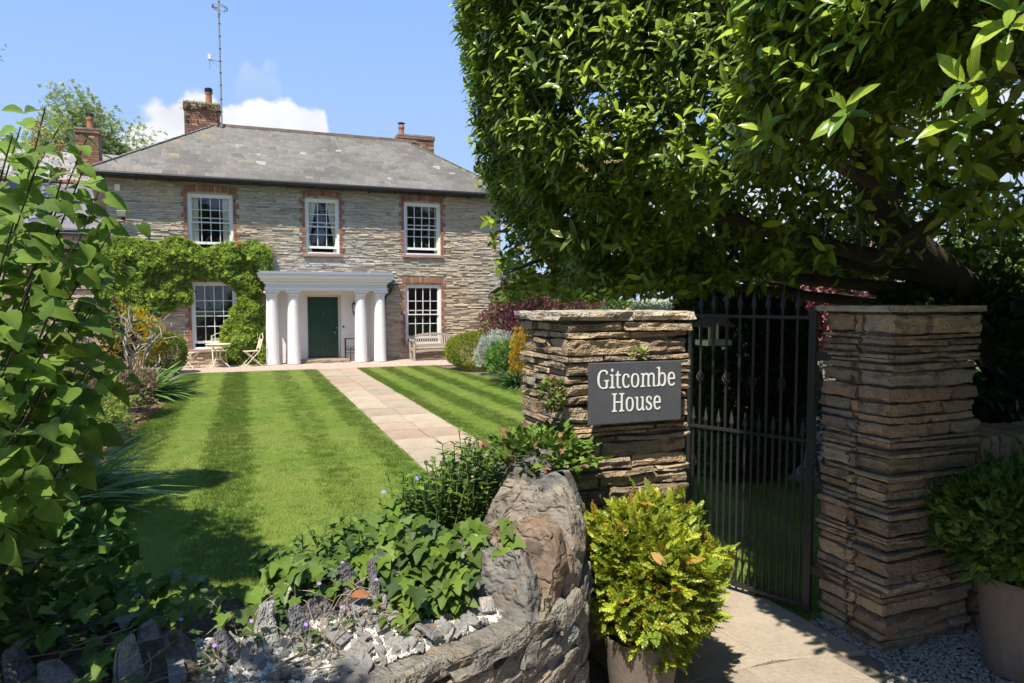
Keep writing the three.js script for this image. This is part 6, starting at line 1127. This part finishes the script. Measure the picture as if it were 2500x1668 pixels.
// tree standing left of the camera, out of the frame: its crown shades the near wall and lawn
tree('shade_tree', 'broad tree left of the camera shading the foreground wall and lawn', [-4.6, 0, -3.2], { h: 6.6, trunk: 2.6, r: 1, n: 10, blobs: 1, sd: 51 });
{
  const t = scene.children[scene.children.length - 1], O = V(-4.6, 0, -3.2), L = []; seed(1021);
  const B = [[-2.5, 5.0, -0.5, 0.7], [-1.75, 4.9, -0.35, 0.4], [-2.6, 4.6, -4.2, 0.75], [-2.5, 4.0, -5.0, 0.6], [-3.4, 5.0, -5.4, 0.8], [-3.3, 4.6, -6.4, 0.6], [-3.1, 5.3, -3.0, 0.7], [-3.6, 4.8, -1.6, 1.0], [-4.5, 5.8, -3.4, 1.2], [-4.2, 4.6, -6.9, 0.7], [-2.9, 4.4, -0.2, 0.8], [-3.0, 5.2, 0.6, 0.9], [-2.55, 4.8, -6.3, 0.5], [-2.9, 4.6, -4.6, 0.6], [-2.25, 4.6, -3.8, 0.5], [-1.85, 4.6, -3.6, 0.3]];
  const st = B.map(([x, y, z]) => tube([[0, 2.2, 0], [(x + 4.6) * 0.5, lerp(2.2, y, 0.7), (z + 3.2) * 0.5], [x + 4.6, y, z + 3.2]], 0.07, 0.02, 10, 6));
  st.forEach((g) => obj('branch', g, m_bark, t));
  for (let i = 0; i < 9000; i++) { const W = i < 4600 ? i % B.length : [2, 3, 4, 5, 12, 13, 14, 15][i % 8], [x, y, z, R] = B[W], d = V(gau(), gau() * 0.7, gau()).normalize().multiplyScalar(R * Math.pow(rnd(), 0.5)); L.push([V(x, y, z).add(d).sub(O), V(gau(), gau(), gau()), V(gau(), 1, gau()), rr(0.13, 0.2), sc([0.08, 0.15, 0.03], rr(0.7, 1.3))]); }
  leaves('foliage', G_sprayR, m_leafA, L, t);
}
// ================================================================= IVY, PERIWINKLE AND SMALL PLANTS ON THE FOREGROUND WALL
const topYw = globalThis.topYw;
{
  const t = thing('ivy', 'trailing ivy with pointed lobed leaves over the curved foreground wall', 'ivy'); seed(1101);
  const L = [], vines = [];
  const clump = (u0, u1, v0, v1, n, lift, s0, s1) => { for (let i = 0; i < n; i++) { const u = rr(u0, u1), v = rr(v0, v1), p = wallP(u, v, topYw(u, clamp(v)) + lift * Math.pow(rnd(), 0.7) * (0.6 + 0.7 * fbm(u * 40, v * 5, 3)) + 0.02); const a = V(-0.25 + gau() * 0.7, -0.35 + gau() * 0.35, 0.9 + gau() * 0.5); L.push([p, a, V(-0.25 + gau() * 0.45, 1, 0.45 + gau() * 0.4), rr(s0, s1), [0, 0, 0]]); } };
  clump(0.38, 0.57, 0.36, 1.2, 420, 0.3, 0.055, 0.095); clump(0.44, 0.57, 0.26, 0.62, 130, 0.2, 0.06, 0.1); clump(0.54, 0.68, 0.6, 1.1, 130, 0.16, 0.055, 0.09);
  clump(0.34, 0.44, 0.4, 0.95, 90, 0.2, 0.05, 0.08); clump(0.34, 0.42, 0.22, 0.6, 46, 0.26, 0.05, 0.08); clump(0.545, 0.6, 0.25, 0.5, 16, 0.06, 0.045, 0.07); clump(0.66, 0.95, 0.5, 1.15, 150, 0.14, 0.05, 0.09); clump(0.78, 0.86, 0.2, 0.55, 18, 0.08, 0.06, 0.1);
  clump(0.16, 0.33, 0.75, 1.1, 90, 0.14, 0.03, 0.055);
  L.forEach((l) => { l[5] = -l[3] / l[0].distanceTo(camera.position); }); L.sort((a, b) => a[5] - b[5]);
  const iv = (c) => leafM('ivy leaf', c, { map: T_ivy, roughness: 0.6, specularIntensity: 0.5, clearcoat: 0.3, clearcoatRoughness: 0.3, transmission: 0.32 });
  singles('leaf', L_ivy, [iv([0.12, 0.2, 0.022]), iv([0.085, 0.145, 0.02]), iv([0.18, 0.27, 0.025]), iv([0.055, 0.1, 0.022])], L.slice(0, 300), t);
  L.slice(300).forEach((l) => { l[4] = sc([0.11, 0.18, 0.022], rr(0.6, 1.5)); }); leaves('foliage', L_ivy, leafM('ivy leaf', white3, { map: T_ivy, roughness: 0.6 }), L.slice(300), t);
  for (let k = 0; k < 26; k++) { const u = rr(0.38, 0.85), v = rr(0.35, 0.8), pts = []; for (let i = 0; i < 5; i++) { const uu = u + (rr(-0.02, 0.03)) * i * 0.6, vv = clamp(v - i * 0.07); pts.push(wallP(uu, vv, topYw(uu, vv) + 0.04 + 0.03 * rnd())); } vines.push(tube(pts, 0.0028, 0.0018, 14, 5)); }
  vines.forEach((g) => obj('vine_stem', g, m_twig, t));
}
{
  const t = thing('periwinkle', 'dark glossy periwinkle shoots rising behind the ivy along the wall top', 'periwinkle'); seed(1131);
  const L = [], st = [];
  for (let k = 0; k < 230; k++) {
    const u = k < 180 ? rr(0.16, 0.42) : rr(0.42, 0.66), v = rr(0.72, 1.2), b = wallP(u, v, topYw(u, clamp(v)) + (u < 0.42 ? 0.06 : 0)), h = rr(0.14, 0.36) * (u < 0.42 ? 1 : 0.6), e = b.clone().add(V(gau() * 0.08, h, gau() * 0.07)); st.push(rod(b, e, 0.0025, 4));
    const n = 6; for (let i = 0; i < n; i++) for (const s of [-1, 1]) { const a = i * 1.571 + k, p = b.clone().lerp(e, (i + 1) / n); L.push([p, V(s * Math.cos(a), 0.55, s * Math.sin(a)), V(-s * Math.cos(a) * 0.4, 1, -s * Math.sin(a) * 0.4), rr(0.035, 0.06), sc(mixc([0.05, 0.11, 0.015], [0.2, 0.32, 0.035], rnd()), rr(0.8, 1.2))]); }
  }
  leaves('foliage', L_simple, m_leafG, L, t); obj('stem', merge(st), m_green_stem, t);
  for (const [x, y, z] of [[0.62, 1.02, -3.35], [0.8, 1.06, -3.4]]) { const m = M('violet petal', [0.3, 0.27, 0.68], { side: THREE.DoubleSide }), g = leafGeo([[0.1, 0, 0], [0.42, 0.7, 0.6], [0.3, 1, 0.9]], 0, 0.1); for (let i = 0; i < 5; i++) { const f = g.clone().scale(0.012, 0.012, 0.012).rotateY(i * 1.257).rotateX(0.9).translate(x, y, z); obj('petal', f, m, t); } }
}
shrub('trailing_plant', 'bright small-leaved plants growing on the wall against the sign pillar', 'plants', [1.42, 0.98, -3.36], [0.3, 0.15, 0.22], { n: 1000, geo: L_ivy, size: [0.035, 0.06], cols: [[0.08, 0.16, 0.02], [0.22, 0.34, 0.05], [0.4, 0.2, 0.12]], sub: 0.08, lump: 0.3, sd: 1141, stems: 4, base: 1 });
shrub('wall_plant', 'small green and reddish plant rooted in the left corner of the sign pillar', 'plant', [1.52, 1.36, -3.36], [0.07, 0.09, 0.06], { n: 150, geo: L_ivy, size: [0.025, 0.04], cols: [[0.1, 0.16, 0.02], [0.26, 0.34, 0.06], [0.42, 0.2, 0.14]], sub: 0.15, sd: 1142, stems: 3, base: 1 });
shrub('wall_plant', 'tiny yellow-green sprig above the top edge of the name sign', 'plant', [2.03, 1.645, -3.31], [0.045, 0.02, 0.025], { n: 26, geo: L_ivy, size: [0.025, 0.04], cols: [[0.3, 0.38, 0.08], [0.5, 0.55, 0.2]], sd: 1143, stems: 2, base: 1 });
shrub('leafy_border', 'broad-leaved green plants at the lower left between lilac and wall', 'perennials', [-1.45, 0.35, -3.75], [0.62, 0.42, 0.6], { n: 900, geo: L_round, size: [0.07, 0.12], cols: [[0.045, 0.11, 0.02], [0.13, 0.24, 0.045]], lump: 0.3, sd: 1144, base: 1 });
shrub('leafy_border', 'low broad-leaved plants under the lilac beside the bare soil', 'perennials', [-1.85, 0, -5.3], [0.38, 0.4, 0.75], { n: 800, geo: L_round, size: [0.08, 0.13], cols: [[0.045, 0.11, 0.02], [0.13, 0.24, 0.045]], lump: 0.3, sd: 1145, base: 0 });
shrub('leafy_border', 'low glossy leaves covering the left end of the wall top in the bottom corner', 'plants', [-0.8, 0.72, -2.85], [0.5, 0.1, 0.32], { n: 420, geo: L_round, size: [0.045, 0.085], cols: [[0.05, 0.11, 0.02], [0.17, 0.28, 0.05]], lump: 0.3, sd: 1146, base: 1 });
shrub('leafy_border', 'taller mixed leaves between the wall top and the lilac at the left edge', 'plants', [-1.0, 0.62, -3.3], [0.5, 0.26, 0.34], { n: 620, geo: L_round, size: [0.06, 0.11], cols: [[0.05, 0.12, 0.02], [0.16, 0.28, 0.05]], lump: 0.3, sd: 1147, base: 1 });
{
  seed(1151); const vm = M('violet flower', [0.34, 0.2, 0.62], { side: THREE.DoubleSide, roughness: 0.8 }), g = leafGeo([[0.1, 0, 0], [0.4, 0.6, 0.5], [0.2, 1, 0.9]], 0.1, 0.1);
  [[0.55, 0.62], [0.585, 0.5], [0.61, 0.66], [0.65, 0.56], [0.67, 0.62], [0.7, 0.5], [0.72, 0.44], [0.75, 0.35], [0.77, 0.5], [0.64, 0.4], [0.68, 0.35], [0.56, 0.58]].forEach(([u, v]) => {
    const p = wallP(u, v, topYw(u, v) + 0.07), t = thing('toadflax', 'tiny violet flower with round leaves on the shaded wall top', 'flower', p.toArray(), 0, 'violet flowers on the shaded wall top');
    for (let i = 0; i < 5; i++) obj('petal', g.clone().scale(0.008, 0.008, 0.008).rotateY(i * 1.257).rotateX(0.5).translate(0, 0.03, 0), vm, t);
    const L = []; for (let i = 0; i < 9; i++) { const a = rr(0, 6.28); L.push([V(0.035 * Math.cos(a), rr(-0.04, 0.01), 0.035 * Math.sin(a)), V(Math.cos(a), 0.1, Math.sin(a)), UPV, rr(0.02, 0.034), sc([0.08, 0.15, 0.03], rr(0.7, 1.3))]); } leaves('foliage', L_ivy, m_leafA, L, t);
    obj('stem', rod([0, -0.05, 0], [0, 0.03, 0], 0.0012, 4), m_green_stem, t);
  });
}
// ---- fallen leaves and dry grass
function dryLeaf(label, p, c, s, rot, cat = 'dry leaf') { const m = obj('fallen_leaf', L_laurel.clone(), M('dry leaf', c, { side: THREE.DoubleSide, map: T_leaf, roughness: 0.8, bumpMap: T_leafB, bumpScale: 0.003 })); m.scale.set(s * 1.3, s, s); m.position.set(...p); m.rotation.set(...rot); return tag(m, label, cat); }
{
  const p = wallP(0.625, 0.45, 0.86); dryLeaf('curled orange-brown dry leaf among the upright slates', p.toArray(), [0.42, 0.16, 0.06], 0.09, [0.1, 1.9, 0.35]);
  const q = wallP(0.56, 0.2, 0.765); dryLeaf('brown dry leaf lying on the mortar rubble', q.toArray(), [0.24, 0.15, 0.1], 0.07, [0.1, 0.6, 0.3]);
  dryLeaf('curled yellow leaf lying on top of the sunlit pillar', [2.05, 1.905, -3.5], [0.62, 0.5, 0.06], 0.1, [0, 1.9, 0.15]);
  dryLeaf('yellow leaf lying on top of the shaded pillar', [3.75, 1.93, -2.85], [0.5, 0.4, 0.05], 0.09, [0, 1.4, 0.1]);
  dryLeaf('tan dry leaf caught on the golden potted shrub', [1.66, 0.84, -2.6], [0.5, 0.3, 0.1], 0.09, [0.7, 0.6, 0.4]);
  dryLeaf('reddish dry leaf caught in the dark potted box', [3.75, 0.85, -2.05], [0.28, 0.1, 0.06], 0.07, [0.6, 1.2, 0.3]);
  dryLeaf('yellow leaf on the gravel at the foot of the shaded pillar', [3.45, 0.02, -2.55], [0.5, 0.36, 0.05], 0.07, [0.5, 0.4, 0.2]);
  dryLeaf('pale brown leaf beside the ivy next to the sign pillar', [1.56, 1.06, -3.3], [0.5, 0.33, 0.2], 0.08, [0.4, 2.2, 0.2]);
  seed(1171);
  const t = thing('dry_grass', 'wisps of pale dry grass between the upright slates', 'dry grass'), dm = M('dry grass', [0.5, 0.45, 0.34], { roughness: 0.9 });
  for (let k = 0; k < 34; k++) { const u = rr(0.56, 0.74), v = rr(0.3, 0.6), a = wallP(u, v, topYw(u, v) + 0.02), e = a.clone().add(V(gau() * 0.12, rr(0.01, 0.12), gau() * 0.1)); obj('grass_stalk', tube([a, a.clone().lerp(e, 0.5).add(V(0, 0.03, 0)), e], 0.0012, 0.0008, 8, 4), dm, t); }
}
// fern and weeds on the big chimney
{
  seed(1181); const t = thing('chimney_weeds', 'green weeds and ferns growing on top of the left brick chimney', 'weeds', [-1.2, 8.45, -25.7]), L = [];
  for (let i = 0; i < 75; i++) { const x = rr(-0.6, 0.55); L.push([V(x, rr(-0.12, 0.12) - (x < -0.45 ? 0.1 : 0), rr(-0.02, 0.1)), V(gau() - (x < -0.4 ? 0.8 : 0), gau() + 0.3, 0.6), V(0, 1, 0.5), rr(0.05, 0.13), sc(mixc([0.07, 0.11, 0.02], [0.26, 0.28, 0.05], rnd()), 1)]); }
  leaves('foliage', L_simple, m_leafA, L, t); obj('stem', merge([rod([-0.5, -0.1, 0.02], [-0.4, 0.05, 0.02], 0.008, 4), rod([0.1, -0.1, 0.02], [0.05, 0.06, 0.02], 0.008, 4)]), m_twig, t);
}
// ---- debris on the border soil
{
  seed(1191); const t = thing('bark_mulch', 'reddish bark chips and dead leaves on the soil at the left lawn edge', 'mulch'), L = []; t.userData.kind = 'stuff';
  for (let i = 0; i < 9000; i++) { const z = rr(-16, -4.5), x = lawnL(z) - Math.pow(rnd(), 1.5) * 1.2 + 0.05; L.push([V(x, 0.008, z), V(gau(), gau() * 0.2, gau()), V(gau() * 0.5, 1, gau() * 0.5), [rr(0.01, 0.03), rr(0.006, 0.012), rr(0.02, 0.055)], sc(rnd() < 0.6 ? [0.36, 0.17, 0.09] : [0.3, 0.22, 0.15], rr(0.5, 1.3))]); }
  leaves('chips', new THREE.BoxGeometry(1, 1, 1), M('bark chip', white3, { map: re(T_mott, 1), roughness: 0.95 }), L, t);
}
scene.fog = new THREE.FogExp2(new THREE.Color().setRGB(0.72, 0.82, 0.95), 0.00022);
renderer.render(scene, camera);
